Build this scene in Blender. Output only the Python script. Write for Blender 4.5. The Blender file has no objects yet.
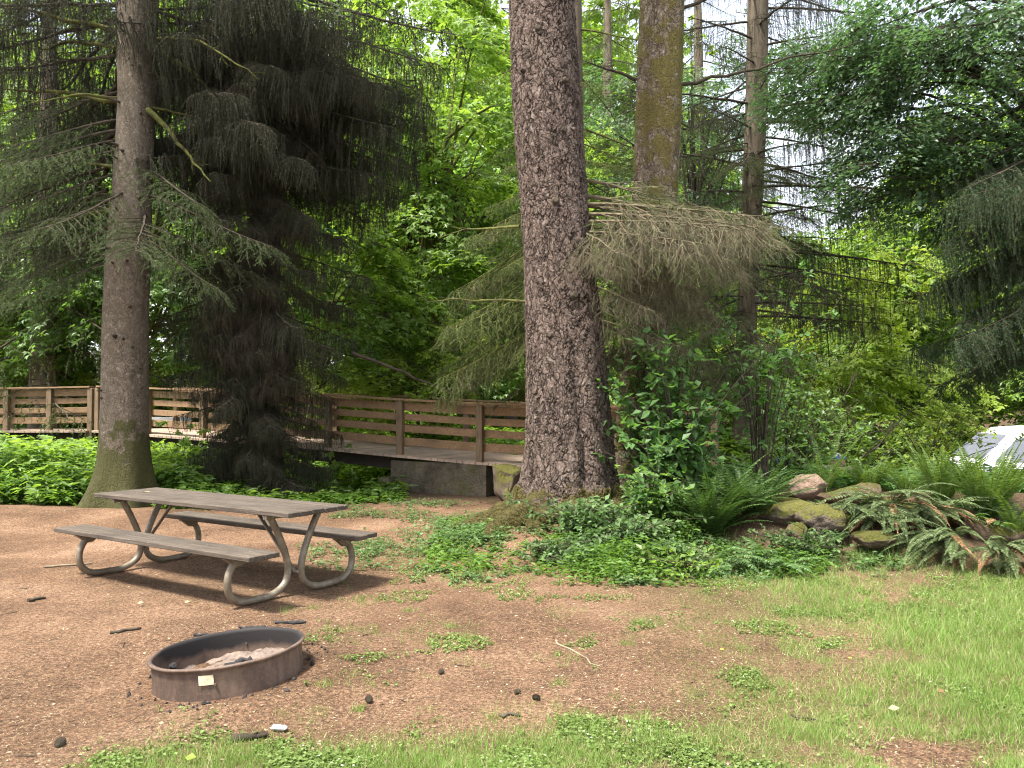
import bpy, math, random
import numpy as np
from mathutils import Vector, Matrix, noise as mnoise

C = bpy.context.scene.collection
PI = math.pi
F, YH, H = 800.0, 405.0, 1.63
PITCH = math.atan((YH - 384.0) / F)
rng = np.random.default_rng(7)

# ------------------------------------------------------------------ helpers
def at(px, py, d):
    """world point seen at photo pixel (px,py) whose distance along +Y is d"""
    x, y, z = (px - 512) / F, 1.0, (384 - py) / F
    c, s = math.cos(PITCH), math.sin(PITCH)
    yy, zz = y * c - z * s, y * s + z * c
    k = d / yy
    return np.array([x * k, d, H + zz * k])

def sm(t):
    t = np.clip(t, 0, 1)
    return t * t * (3 - 2 * t)

def _h(ix, iy, iz):
    n = (ix * 374761393 + iy * 668265263 + iz * 2147483647) & 0x7fffffff
    n = ((n ^ (n >> 13)) * 1274126177) & 0x7fffffff
    n = ((n ^ (n >> 16)) * 1103515245 + 12345) & 0x7fffffff
    return n / float(0x7fffffff)

def vnoise(x, y, z=0.0):
    x, y, z = np.broadcast_arrays(np.asarray(x, float), np.asarray(y, float), np.asarray(z, float))
    ix, iy, iz = [np.floor(a).astype(np.int64) for a in (x, y, z)]
    fx, fy, fz = x - ix, y - iy, z - iz
    fx, fy, fz = [a * a * (3 - 2 * a) for a in (fx, fy, fz)]
    r = 0
    for dx in (0, 1):
        for dy in (0, 1):
            for dz in (0, 1):
                w = (fx if dx else 1 - fx) * (fy if dy else 1 - fy) * (fz if dz else 1 - fz)
                r = r + w * _h(ix + dx, iy + dy, iz + dz)
    return r

def fbm(x, y, z=0.0, o=4):
    s, a, t = 0, .5, 0
    for k in range(o):
        s = s + a * vnoise(np.asarray(x) * 2**k + 13.7 * k, np.asarray(y) * 2**k + 5.1 * k, np.asarray(z) * 2**k)
        t += a; a *= .5
    return s / t

def unit(v):
    return v / np.maximum(np.linalg.norm(v, axis=-1, keepdims=True), 1e-9)

class MB:
    def __init__(s):
        s.v, s.f, s.n = [], [], 0
    def add(s, v, f, mat=0):
        v = np.asarray(v, float).reshape(-1, 3); f = np.asarray(f, np.int64)
        if len(f) == 0: return
        s.v.append(v); s.f.append((f + s.n, mat)); s.n += len(v)
    def merge(s, o, M=None, t=None, sc=1.0, mats=None):
        """append another MB transformed by 3x3 M, scale and translation"""
        if not o.v: return
        v, fs = o.packed()
        v = v * sc
        if M is not None: v = v @ np.asarray(M).T
        if t is not None: v = v + np.asarray(t)
        for f, m in fs: s.f.append((f + s.n, mats[m] if mats else m))
        s.v.append(v); s.n += len(v)
    def packed(s):
        if len(s.v) > 1: s.v = [np.concatenate(s.v)]
        d = {}
        for f, m in s.f: d.setdefault((m, f.shape[1]), []).append(f)
        s.f = [(np.concatenate(a), k[0]) for k, a in d.items()]
        return s.v[0], s.f
    def mesh(s, name, mats, off=(0, 0, 0), smooth=False):
        v, fs = s.packed()
        me = bpy.data.meshes.new(name)
        me.vertices.add(len(v)); me.vertices.foreach_set('co', (v - np.asarray(off)).astype(np.float32).ravel())
        loops = np.concatenate([f.ravel() for f, _ in fs])
        tot = np.concatenate([np.full(len(f), f.shape[1]) for f, _ in fs])
        mi = np.concatenate([np.full(len(f), m) for f, m in fs])
        me.loops.add(len(loops)); me.loops.foreach_set('vertex_index', loops.astype(np.int32))
        me.polygons.add(len(tot))
        me.polygons.foreach_set('loop_start', np.concatenate([[0], np.cumsum(tot)[:-1]]).astype(np.int32))
        me.polygons.foreach_set('loop_total', tot.astype(np.int32))
        me.polygons.foreach_set('material_index', mi.astype(np.int32))
        sm_ = smooth if isinstance(smooth, (list, tuple)) else None
        if sm_: me.polygons.foreach_set('use_smooth', np.isin(mi, sm_))
        else: me.polygons.foreach_set('use_smooth', np.full(len(tot), bool(smooth)))
        for m in (mats if isinstance(mats, (list, tuple)) else [mats]): me.materials.append(m)
        me.update(calc_edges=True)
        return me
    def build(s, name, mats, parent=None, smooth=False, world=True):
        off = (0, 0, 0)
        if parent is not None and world:
            p, off = parent, np.zeros(3)
            while p is not None:
                off = off + np.array(p.location); p = p.parent
        o = bpy.data.objects.new(name, s.mesh(name, mats, off, smooth)); C.objects.link(o)
        if parent is not None: o.parent = parent
        return o

def tag(o, label=None, cat=None, group=None, kind=None):
    if label: o['label'] = label
    if cat: o['category'] = cat
    if group: o['group'] = group
    if kind: o['kind'] = kind
    return o

def thing(name, loc, label, cat, group=None):
    o = bpy.data.objects.new(name, None); C.objects.link(o)
    o.location = loc; o.empty_display_size = .2
    return tag(o, label, cat, group)

def dup(root, loc, rz=0, sc=1.0, label=None, group=None):
    r = root.copy(); C.objects.link(r); r.location = loc
    r.rotation_euler = (0, 0, rz); r.scale = (sc, sc, sc)
    if label: r['label'] = label
    if group: r['group'] = group
    for ch in list(root.children):
        c = ch.copy(); C.objects.link(c); c.parent = r
        for g in ch.children:
            q = g.copy(); C.objects.link(q); q.parent = c
    return r

def tube(mb, pts, rad, n=8, mat=0, cap=True, closed=False):
    pts = np.asarray(pts, float); m = len(pts)
    rad = np.broadcast_to(np.asarray(rad, float), (m,))
    if closed: tan = unit(np.roll(pts, -1, 0) - np.roll(pts, 1, 0))
    else: tan = unit(np.gradient(pts, axis=0))
    u = np.cross(tan[0], [0, 0, 1.0])
    if np.linalg.norm(u) < .1: u = np.cross(tan[0], [1.0, 0, 0])
    u = u / np.linalg.norm(u)
    U = []
    for i in range(m):
        u = u - tan[i] * np.dot(u, tan[i]); u = u / np.linalg.norm(u); U.append(u)
    U = np.array(U); V = np.cross(tan, U)
    a = np.arange(n) * 2 * PI / n
    v = pts[:, None, :] + rad[:, None, None] * (np.cos(a)[None, :, None] * U[:, None, :] + np.sin(a)[None, :, None] * V[:, None, :])
    v = v.reshape(-1, 3)
    i, j = np.meshgrid(np.arange(m if closed else m - 1), np.arange(n), indexing='ij')
    i2, j2 = (i + 1) % m, (j + 1) % n
    f = np.stack([i * n + j, i * n + j2, i2 * n + j2, i2 * n + j], -1).reshape(-1, 4)
    mb.add(v, f, mat)
    if cap and not closed:
        for k, r in ((0, False), (m - 1, True)):
            ring = v[k * n:(k + 1) * n]
            c = np.vstack([ring, pts[k][None]])
            q = np.array([[a_, (a_ + 1) % n, n] for a_ in range(n)])
            if not r: q = q[:, ::-1]
            mb.add(c, q, mat)

def box(mb, c, size, R=None, mat=0, bev=0.0):
    sx, sy, sz = [a / 2 for a in size]
    if bev <= 0:
        v = np.array([[x, y, z] for x in (-sx, sx) for y in (-sy, sy) for z in (-sz, sz)])
        f = [[0, 1, 3, 2], [4, 6, 7, 5], [0, 4, 5, 1], [2, 3, 7, 6], [0, 2, 6, 4], [1, 5, 7, 3]]
        f = np.array(f)
        if R is not None: v = v @ np.asarray(R).T
        mb.add(v + np.asarray(c), f, mat); return
    import bmesh
    bm = bmesh.new(); bmesh.ops.create_cube(bm, size=1)
    for q in bm.verts: q.co = Vector((q.co.x * 2 * sx, q.co.y * 2 * sy, q.co.z * 2 * sz))
    bmesh.ops.bevel(bm, geom=bm.edges[:], offset=bev, segments=1, affect='EDGES')
    bm.verts.index_update()
    v = np.array([q.co[:] for q in bm.verts])
    if R is not None: v = v @ np.asarray(R).T
    v = v + np.asarray(c)
    for k in (3, 4):
        ff = [[q.index for q in f.verts] for f in bm.faces if len(f.verts) == k]
        if ff:
            s0 = mb.n; mb.add(v, np.array(ff), mat)
    bm.free()

def beam(mb, a, b, w, h, mat=0, bev=.004, up=(0, 0, 1)):
    """rectangular bar from a to b; w sideways, h along up"""
    a, b = np.asarray(a, float), np.asarray(b, float)
    d = b - a; L = np.linalg.norm(d); d = d / L
    s = np.cross(d, up); s = s / np.linalg.norm(s); u = np.cross(s, d)
    R = np.stack([d, s, u], 1)
    box(mb, (a + b) / 2, (L, w, h), R, mat, bev)

def rotz(a):
    c, s = math.cos(a), math.sin(a); return np.array([[c, -s, 0], [s, c, 0], [0, 0, 1.0]])
def roty(a):
    c, s = math.cos(a), math.sin(a); return np.array([[c, 0, s], [0, 1, 0], [-s, 0, c.real if False else c]])
def rotx(a):
    c, s = math.cos(a), math.sin(a); return np.array([[1, 0, 0], [0, c, -s], [0, s, c]])

# ------------------------------------------------------------------ foliage primitives
def kites(mb, p, d, nrm, L, W, mat=0, fold=.25, droop=0.0):
    """leaf blades: base p, direction d, face normal nrm, length L, half width W; folded along the rib"""
    p, d, nrm = np.atleast_2d(p), unit(np.atleast_2d(d)), np.atleast_2d(nrm)
    s = unit(np.cross(d, nrm)); n2 = np.cross(s, d)
    L = np.broadcast_to(L, (len(p),))[:, None]; W = np.broadcast_to(W, (len(p),))[:, None]
    a = p; t = p + d * L - n2 * L * droop
    m = p + d * L * .45
    l = m + s * W + n2 * W * fold; r = m - s * W + n2 * W * fold
    v = np.stack([a, l, t, r], 1).reshape(-1, 3)
    k = np.arange(len(p))[:, None] * 4
    f = np.concatenate([k + [0, 1, 2], k + [0, 2, 3]])
    mb.add(v, f, mat)

def blades(mb, p, d, L, W, mat=0, side=None):
    """thin triangles (needles, grass)"""
    d = unit(d)
    if side is None: side = rng.normal(size=p.shape)
    s = unit(np.cross(d, side))
    L = np.broadcast_to(L, (len(p),))[:, None]; W = np.broadcast_to(W, (len(p),))[:, None]
    v = np.stack([p - s * W, p + s * W, p + d * L], 1).reshape(-1, 3)
    k = np.arange(len(p))[:, None] * 3
    mb.add(v, k + [0, 1, 2], mat)

def sticks(mb, a, b, r0, r1, mat=0):
    """3-sided tapered sticks, vectorised"""
    d = unit(b - a); u = unit(np.cross(d, rng.normal(size=d.shape))); w = np.cross(d, u)
    vs = []
    for P, r in ((a, r0), (b, r1)):
        r = np.broadcast_to(r, (len(a),))[:, None]
        for k in range(3):
            an = k * 2 * PI / 3
            vs.append(P + r * (math.cos(an) * u + math.sin(an) * w))
    v = np.stack(vs, 1).reshape(-1, 3)
    k = np.arange(len(a))[:, None] * 6
    f = np.concatenate([k + [0, 1, 4, 3], k + [1, 2, 5, 4], k + [2, 0, 3, 5]])
    mb.add(v, f, mat)

def needled(mb, a, b, per, L, W, mat, ang=.9):
    """needle-clad twigs: 'per' needles on each twig a->b"""
    n = len(a)
    t = (np.arange(per)[None, :] + rng.random((n, per))) / per
    P = a[:, None] + (b - a)[:, None] * t[..., None]
    d = unit(b - a)[:, None] + 0 * P
    r = unit(np.cross(d, rng.normal(size=P.shape)))
    D = d * math.cos(ang) + r * math.sin(ang)
    P, D = P.reshape(-1, 3), D.reshape(-1, 3)
    blades(mb, P, D, L * rng.uniform(.7, 1.2, len(P)), W, mat)

def conifer_branch(L=3.0, sec=16, tert=8, hang=.4, droop=.25, uptip=.15, per=14, nl=.035, nw=.0035,
                   bare=.12, ndl=1, dead=0.0, wr=.03, spread=.45, mainmat=0, keep=1.0, curl=0.0, messy=0.0):
    """a bough along +X. materials: 0 wood, 1 needles, 2 dead needles/twigs"""
    mb = MB()
    t = np.linspace(0, 1, 14)
    wob = np.cumsum(rng.normal(0, .02, 14)) * L * .3
    pts = np.stack([L * t, wob, -droop * L * t**1.4 + uptip * L * t**3], 1)
    tube(mb, pts, wr * (1 - .85 * t), 6, mainmat, cap=False)
    def on(tt):
        return np.stack([np.interp(tt, t, pts[:, k]) for k in range(3)], -1)
    ts = bare + (1 - bare) * (np.arange(sec) + rng.random(sec) * .6) / sec
    side = np.where(np.arange(sec) % 2, 1, -1)
    A = on(ts)
    sl = L * spread * (1 - .75 * ts) * rng.uniform(.7, 1.2, sec) + .12
    ang = rng.uniform(.75, 1.15, sec)
    dr = np.stack([np.cos(ang), side * np.sin(ang), rng.uniform(-.45, -.05, sec)], 1)
    # secondary twigs as two-piece droopy sticks
    mid = A + unit(dr) * sl[:, None] * .55
    B = mid + unit(dr * [1, 1, 1] + [0, 0, -.5 - curl]) * sl[:, None] * .5
    sticks(mb, A, mid, .008, .005, 0); sticks(mb, mid, B, .005, .002, 0)
    # also twigs straight off the main stem, hanging
    segs_a, segs_b = [], []
    tt = np.linspace(.05, 1, tert)
    for k in range(sec):
        for u in tt:
            if rng.random() > keep: continue
            P = A[k] + (mid[k] - A[k]) * min(u / .55, 1) + (B[k] - mid[k]) * max(0, (u - .55) / .45)
            segs_a.append(P)
            dd = np.array([rng.normal(.15, .3), rng.normal(0, .3) + side[k] * .15, 0])
            if hang > 0:
                ln = hang * rng.uniform(.4, 1.25)
                dv = dd * (.35 + messy * .8) + [0, 0, -1 + messy * rng.uniform(-.1, .45)]
            else:
                ln = -hang * rng.uniform(.5, 1.2)
                dv = dd * 1.6 + dr[k] * .5 + [0, 0, -.45]
            segs_b.append(P + dv / np.linalg.norm(dv) * ln)
    if len(segs_a):
        a, b = np.array(segs_a), np.array(segs_b)
        isd = rng.random(len(a)) < dead
        sticks(mb, a, b, .0035, .0015, 0)
        if (~isd).any(): needled(mb, a[~isd], b[~isd], per, nl, nw, ndl)
        if isd.any():
            # dead twigs: bare forking sticks
            aa, bb = a[isd], b[isd]
            for q in range(3):
                u = rng.uniform(.2, .9, len(aa))[:, None]
                P = aa + (bb - aa) * u
                Q = P + (unit(bb - aa) + rng.normal(0, .5, aa.shape)) * rng.uniform(.05, .16, len(aa))[:, None]
                sticks(mb, P, Q, .0025, .0012, 2)
            needled(mb, aa, bb, max(3, per // 3), nl * .8, nw, 2)
    live_s = rng.random(sec) >= dead
    if live_s.any():
        needled(mb, A[live_s], mid[live_s], per, nl, nw, ndl)
        needled(mb, mid[live_s], B[live_s], per, nl, nw, ndl)
    return mb

MAPLE = None
def lobed(mb, p, d, nrm, s, mat=0):
    """lobed leaf = three pointed lobes fanned from the stalk"""
    p = np.atleast_2d(p); d = unit(np.atleast_2d(d)); sd = unit(np.cross(d, nrm)); n2 = np.cross(sd, d)
    s = np.broadcast_to(s, (len(p),))
    kites(mb, p, d, n2, s, s * .26, mat, .1, .15)
    for q in (-1, 1):
        dd = d * .55 + sd * q * .85
        kites(mb, p, dd, n2, s * .78, s * .2, mat, .1, .2)

def leaf_spray(n=60, R=.7, size=.13, kind='lobed', tilt=.25, dome=.25, thick=.08):
    """flat tier of leaves around a fork of twigs, centre at origin, reaching out along +X"""
    mb = MB()
    tw = 7
    an = rng.uniform(-1.2, 1.2, tw)
    ends = np.stack([np.cos(an), np.sin(an), np.full(tw, -tilt)], 1) * (R * rng.uniform(.6, 1.1, tw))[:, None]
    sticks(mb, np.zeros((tw, 3)) - [R * .3, 0, 0], ends, .006, .002, 0)
    k = rng.integers(0, tw, n); u = rng.uniform(.1, 1.08, n) ** .7
    P = ends[k] * u[:, None] + rng.normal(0, 1, (n, 3)) * [R * .13, R * .13, thick * R]
    P[:, 2] -= dome * R * (np.hypot(P[:, 0], P[:, 1]) / R) ** 2
    d = unit(ends[k]) + rng.normal(0, .7, (n, 3)); d[:, 2] = -rng.uniform(.05, .6, n)
    nr = np.stack([rng.normal(0, .3, n), rng.normal(0, .3, n), np.ones(n)], 1)
    s = size * rng.uniform(.6, 1.25, n)
    if kind == 'lobed': lobed(mb, P, d, nr, s, 1)
    else: kites(mb, P, d, nr, s, s * .3, 1, .2, .1)
    return mb

# ------------------------------------------------------------------ materials
def newmat(name):
    m = bpy.data.materials.new(name); m.use_nodes = True
    nt = m.node_tree; nt.nodes.clear()
    out = nt.nodes.new('ShaderNodeOutputMaterial')
    return m, nt, out

def N(nt, typ, **kw):
    n = nt.nodes.new(typ)
    ins = kw.pop('ins', {})
    for k, v in kw.items(): setattr(n, k, v)
    for k, v in ins.items():
        if isinstance(v, bpy.types.NodeSocket): nt.links.new(v, n.inputs[k])
        else: n.inputs[k].default_value = v
    return n

def ramp(nt, fac, stops, interp='LINEAR'):
    n = nt.nodes.new('ShaderNodeValToRGB'); cr = n.color_ramp; cr.interpolation = interp
    while len(cr.elements) < len(stops): cr.elements.new(.5)
    for e, (p, c) in zip(cr.elements, stops):
        e.position = p; e.color = (c[0], c[1], c[2], 1) if len(c) == 3 else c
    nt.links.new(fac, n.inputs['Fac']); return n.outputs['Color']

def rampf(nt, fac, a, b):
    n = N(nt, 'ShaderNodeMapRange', ins={'Value': fac, 'From Min': a, 'From Max': b}); n.clamp = True
    return n.outputs[0]

def mix(nt, fac, a, b, blend='MIX'):
    n = nt.nodes.new('ShaderNodeMix'); n.data_type = 'RGBA'; n.blend_type = blend
    for k, v in ((0, fac), (6, a), (7, b)):
        if isinstance(v, bpy.types.NodeSocket): nt.links.new(v, n.inputs[k])
        else: n.inputs[k].default_value = v if k == 0 else (*v, 1)[:4]
    return n.outputs[2]

def math_(nt, op, a, b=0.0):
    n = nt.nodes.new('ShaderNodeMath'); n.operation = op
    for k, v in enumerate((a, b)):
        if isinstance(v, bpy.types.NodeSocket): nt.links.new(v, n.inputs[k])
        else: n.inputs[k].default_value = v
    return n.outputs[0]

def coords(nt, scale=(1, 1, 1), which='Object'):
    tc = nt.nodes.new('ShaderNodeTexCoord')
    mp = N(nt, 'ShaderNodeMapping', ins={'Vector': tc.outputs[which], 'Scale': scale})
    return mp.outputs[0]

def noise(nt, vec, scale, detail=4, rough=.55):
    n = N(nt, 'ShaderNodeTexNoise', ins={'Vector': vec, 'Scale': scale, 'Detail': detail, 'Roughness': rough})
    return n.outputs['Fac']

def leafmat(name, cols, trans, tw=.45, rough=.5, spec=.35, bigvar=.35, obvar=.2):
    """cols: dark/mid/light base colours spread over leaves; trans: colour of light through the blade"""
    m, nt, out = newmat(name)
    g = nt.nodes.new('ShaderNodeNewGeometry')
    c = ramp(nt, g.outputs['Random Per Island'], [(0, cols[0]), (.5, cols[1]), (.85, cols[2]), (1, cols[2])])
    # slow change from clump to clump and tree to tree
    big = noise(nt, coords(nt), 1.3, 2)
    hsv = nt.nodes.new('ShaderNodeHueSaturation')
    nt.links.new(c, hsv.inputs['Color'])
    oi = nt.nodes.new('ShaderNodeObjectInfo')
    v = math_(nt, 'ADD', math_(nt, 'MULTIPLY', big, bigvar * 2), 1 - bigvar)
    v = math_(nt, 'MULTIPLY', v, math_(nt, 'ADD', math_(nt, 'MULTIPLY', oi.outputs['Random'], obvar), 1 - obvar / 2))
    nt.links.new(v, hsv.inputs['Value'])
    hu = math_(nt, 'ADD', math_(nt, 'MULTIPLY', g.outputs['Random Per Island'], .03), .485)
    nt.links.new(hu, hsv.inputs['Hue'])
    b = N(nt, 'ShaderNodeBsdfPrincipled', ins={'Base Color': hsv.outputs[0], 'Roughness': rough, 'Specular IOR Level': spec})
    tcol = mix(nt, .75, hsv.outputs[0], trans)
    t = N(nt, 'ShaderNodeBsdfTranslucent', ins={'Color': tcol})
    mx = N(nt, 'ShaderNodeMixShader', ins={0: tw, 1: b.outputs[0], 2: t.outputs[0]})
    nt.links.new(mx.outputs[0], out.inputs['Surface'])
    return m

def simplemat(name, col, rough=.8, var=.25, scale=8, bump=.0, spec=.3, metal=0.0, stretch=(1, 1, 1), col2=None, bdist=.01):
    m, nt, out = newmat(name)
    v = coords(nt, stretch)
    n = noise(nt, v, scale, 6, .6)
    c2 = col2 or tuple(x * (1 - var * 1.6) for x in col)
    c = ramp(nt, n, [(.3, c2), (.7, tuple(min(1, x * (1 + var)) for x in col))])
    b = N(nt, 'ShaderNodeBsdfPrincipled', ins={'Base Color': c, 'Roughness': rough, 'Specular IOR Level': spec, 'Metallic': metal})
    if bump:
        bp = N(nt, 'ShaderNodeBump', ins={'Strength': bump, 'Distance': bdist, 'Height': noise(nt, v, scale * 3, 5)})
        nt.links.new(bp.outputs[0], b.inputs['Normal'])
    nt.links.new(b.outputs[0], out.inputs['Surface'])
    return m

def barkmat(name, crack, plate, plate2, lichen, moss=None, scale=11, zs=.55, disp=.03, moss_top=.5, moss_amt=0.0,
            moss_col=(.06, .07, .015), lich=.35, side_moss=0.0):
    m, nt, out = newmat(name)
    v0 = coords(nt)
    dist = N(nt, 'ShaderNodeTexNoise', ins={'Vector': v0, 'Scale': 7.0, 'Detail': 3.0})
    off = N(nt, 'ShaderNodeVectorMath', operation='MULTIPLY_ADD', ins={0: dist.outputs['Color'], 1: (.22, .22, .34), 2: v0})
    mp = N(nt, 'ShaderNodeMapping', ins={'Vector': off.outputs[0], 'Scale': (1, 1, zs)})
    ed = N(nt, 'ShaderNodeTexVoronoi', feature='DISTANCE_TO_EDGE', ins={'Vector': mp.outputs[0], 'Scale': scale})
    ce = N(nt, 'ShaderNodeTexVoronoi', feature='F1', ins={'Vector': mp.outputs[0], 'Scale': scale})
    ed2 = N(nt, 'ShaderNodeTexVoronoi', feature='DISTANCE_TO_EDGE', ins={'Vector': mp.outputs[0], 'Scale': scale * 2.6})
    med = noise(nt, v0, 14, 4, .6)
    brk = noise(nt, coords(nt, (1, 1, .5)), 9, 4, .65)
    e = rampf(nt, math_(nt, 'ADD', ed.outputs['Distance'], math_(nt, 'MULTIPLY', math_(nt, 'SUBTRACT', brk, .45), .28)), -.01, .10)
    e2 = rampf(nt, math_(nt, 'ADD', ed2.outputs['Distance'], math_(nt, 'MULTIPLY', math_(nt, 'SUBTRACT', med, .5), .3)), -.02, .12)
    fine = noise(nt, v0, 60, 5, .65)
    rnd = N(nt, 'ShaderNodeSeparateColor', ins={0: ce.outputs['Color']}).outputs[0]
    pc = mix(nt, rnd, plate, plate2)
    pc = mix(nt, math_(nt, 'MULTIPLY', rampf(nt, med, .55, .72), lich), pc, lichen)
    pc = mix(nt, .55, pc, ramp(nt, fine, [(.3, (.25, .25, .25)), (.7, (1.3, 1.3, 1.3))]), 'MULTIPLY')
    c = mix(nt, e, crack, mix(nt, math_(nt, 'ADD', math_(nt, 'MULTIPLY', e2, .6), .4), crack, pc))
    hgt = math_(nt, 'ADD', math_(nt, 'MULTIPLY', e, math_(nt, 'ADD', math_(nt, 'MULTIPLY', rnd, .6), .5)),
                math_(nt, 'ADD', math_(nt, 'MULTIPLY', e2, .25), math_(nt, 'MULTIPLY', fine, .35)))
    sp = N(nt, 'ShaderNodeSeparateXYZ', ins={0: v0})
    if moss_amt > 0:
        big = noise(nt, v0, 2.6, 5, .65)
        hm = rampf(nt, sp.outputs[2], moss_top, moss_top * .25)
        mm = rampf(nt, math_(nt, 'ADD', math_(nt, 'MULTIPLY', big, 1.0), math_(nt, 'MULTIPLY', hm, .45)), 1.02 - moss_amt, 1.1 - moss_amt)
        mc = mix(nt, noise(nt, v0, 35, 4), tuple(x * .35 for x in moss_col), tuple(x * 1.7 for x in moss_col))
        c = mix(nt, mm, c, mc)
        hgt = math_(nt, 'ADD', hgt, math_(nt, 'MULTIPLY', mm, math_(nt, 'MULTIPLY', noise(nt, v0, 25, 5, .7), 1.4)))
    b = N(nt, 'ShaderNodeBsdfPrincipled', ins={'Base Color': c, 'Roughness': .9, 'Specular IOR Level': .25})
    bp = N(nt, 'ShaderNodeBump', ins={'Strength': .8, 'Distance': disp, 'Height': hgt})
    nt.links.new(bp.outputs[0], b.inputs['Normal'])
    nt.links.new(b.outputs[0], out.inputs['Surface'])
    return m, nt, out, hgt

M = {}
def build_materials():
    # barks
    m, nt, out, hgt = barkmat('scaly_bark', (.05, .036, .028), (.225, .165, .135), (.155, .112, .09), (.36, .32, .29),
                              scale=16, zs=.55, disp=.026, moss_top=.62, moss_amt=.30, moss_col=(.10, .085, .025), lich=.5)
    dn = N(nt, 'ShaderNodeDisplacement', ins={'Height': hgt, 'Midlevel': .6, 'Scale': .026})
    nt.links.new(dn.outputs[0], out.inputs['Displacement']); m.displacement_method = 'BOTH'
    M['bark'] = m
    M['bark_left'] = barkmat('grey_bark', (.08, .063, .045), (.19, .155, .115), (.145, .118, .086), (.36, .34, .28),
                             scale=14, zs=1.2, disp=.02, moss_top=2.2, moss_amt=.27, moss_col=(.06, .058, .02), lich=.5)[0]
    M['bark_moss'] = barkmat('mossy_bark', (.06, .045, .03), (.27, .21, .145), (.19, .145, .095), (.50, .47, .42),
                             scale=12, zs=.5, disp=.05, moss_top=30, moss_amt=.10, moss_col=(.14, .115, .035), lich=.7)[0]
    M['bark_far'] = simplemat('distant_bark', (.15, .12, .085), .9, .35, 6, .6, .2, stretch=(1, 1, .35), bdist=.03)
    M['bark_pale'] = simplemat('pale_bark', (.33, .28, .22), .9, .35, 5, .5, .2, stretch=(1, 1, .35), bdist=.03)
    M['limb'] = simplemat('branch_bark', (.06, .048, .033), .9, .4, 10, .4, .2)
    M['limb_moss'] = simplemat('mossy_branch', (.09, .10, .025), .95, .5, 9, .5, .1, col2=(.05, .04, .025), bdist=.02)
    M['dry_wood'] = simplemat('dry_bough_wood', (.13, .105, .065), .9, .35, 10, 0, .2)
    M['twig_pale'] = simplemat('dry_twig', (.26, .21, .14), .9, .3, 10, 0, .2)
    # needles
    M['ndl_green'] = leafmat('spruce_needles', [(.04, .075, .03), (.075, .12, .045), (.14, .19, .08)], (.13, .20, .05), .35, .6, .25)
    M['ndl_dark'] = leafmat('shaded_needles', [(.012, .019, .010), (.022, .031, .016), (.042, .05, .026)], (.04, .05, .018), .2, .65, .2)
    M['ndl_deep'] = leafmat('hemlock_needles', [(.022, .05, .02), (.038, .078, .03), (.07, .115, .05)], (.07, .14, .04), .25, .55, .25)
    M['ndl_brown'] = leafmat('brown_needles', [(.036, .033, .024), (.065, .057, .04), (.105, .09, .062)], (.09, .06, .03), .15, .8, .1)
    M['ndl_olive'] = leafmat('dry_olive_twigs', [(.07, .067, .04), (.12, .112, .07), (.20, .185, .125)], (.13, .13, .06), .15, .8, .1)
    M['ndl_mid'] = leafmat('mid_needles', [(.045, .07, .022), (.075, .11, .035), (.12, .17, .055)], (.13, .19, .04), .35, .55, .25)
    # leaves
    M['lf_maple'] = leafmat('maple_leaves', [(.075, .14, .018), (.125, .215, .032), (.21, .31, .075)], (.38, .58, .05), .5, .42, .45, .5)
    M['lf_maple2'] = leafmat('deep_maple_leaves', [(.065, .13, .025), (.105, .19, .045), (.19, .29, .11)], (.30, .52, .06), .5, .38, .55, .45)
    M['lf_dark'] = leafmat('canopy_leaves', [(.045, .092, .035), (.075, .14, .055), (.15, .225, .115)], (.15, .30, .07), .45, .35, .6)
    M['lf_yellow'] = leafmat('sunny_leaves', [(.13, .19, .02), (.20, .28, .035), (.28, .36, .07)], (.48, .64, .05), .5, .5, .4)
    M['lf_shrub'] = leafmat('shrub_leaves', [(.04, .095, .022), (.07, .15, .04), (.12, .21, .07)], (.20, .40, .05), .45, .5, .3)
    M['lf_under'] = leafmat('undergrowth_leaves', [(.035, .085, .014), (.07, .145, .022), (.14, .22, .045)], (.22, .40, .03), .4, .55, .2, .6)
    M['lf_herb'] = leafmat('herb_leaves', [(.035, .075, .025), (.07, .125, .04), (.14, .20, .08)], (.16, .30, .05), .35, .6, .15, .65)
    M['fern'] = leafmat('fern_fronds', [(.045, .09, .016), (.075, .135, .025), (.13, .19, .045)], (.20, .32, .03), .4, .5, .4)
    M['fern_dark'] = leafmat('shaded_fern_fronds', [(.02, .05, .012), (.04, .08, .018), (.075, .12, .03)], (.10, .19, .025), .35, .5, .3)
    M['fern_grey'] = leafmat('greyish_fronds', [(.045, .075, .025), (.085, .12, .045), (.16, .19, .095)], (.12, .15, .05), .3, .8, .1)
    M['fern_dead'] = leafmat('dead_fronds', [(.10, .055, .025), (.19, .105, .05), (.29, .18, .10)], (.2, .1, .04), .2, .8, .15)
    M['grass'] = leafmat('grass_blades', [(.09, .165, .03), (.155, .25, .05), (.28, .36, .12)], (.30, .50, .06), .35, .6, .15)
    M['clover'] = leafmat('clover_leaves', [(.08, .13, .03), (.14, .20, .05), (.23, .30, .10)], (.24, .38, .05), .35, .6, .15)
    M['straw'] = leafmat('dry_straw', [(.18, .13, .07), (.28, .21, .12), (.42, .34, .22)], (.25, .18, .08), .1, .8, .1)
    M['chips'] = leafmat('wood_chips', [(.05, .03, .02), (.17, .11, .068), (.34, .25, .17)], (.2, .12, .06), .0, .85, .15)
    M['petal'] = simplemat('white_petals', (.75, .75, .7), .7, .05, 5)
    M['yellow'] = simplemat('yellow_petals', (.7, .5, .05), .7, .05, 5)
    # worn things
    M['plank'] = plankmat('weathered_planks', (.08, .064, .049), (.028, .022, .017), (.145, .12, .095))
    M['bridgewood'] = plankmat('stained_bridge_boards', (.23, .145, .08), (.09, .058, .036), (.35, .235, .135))
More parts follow.
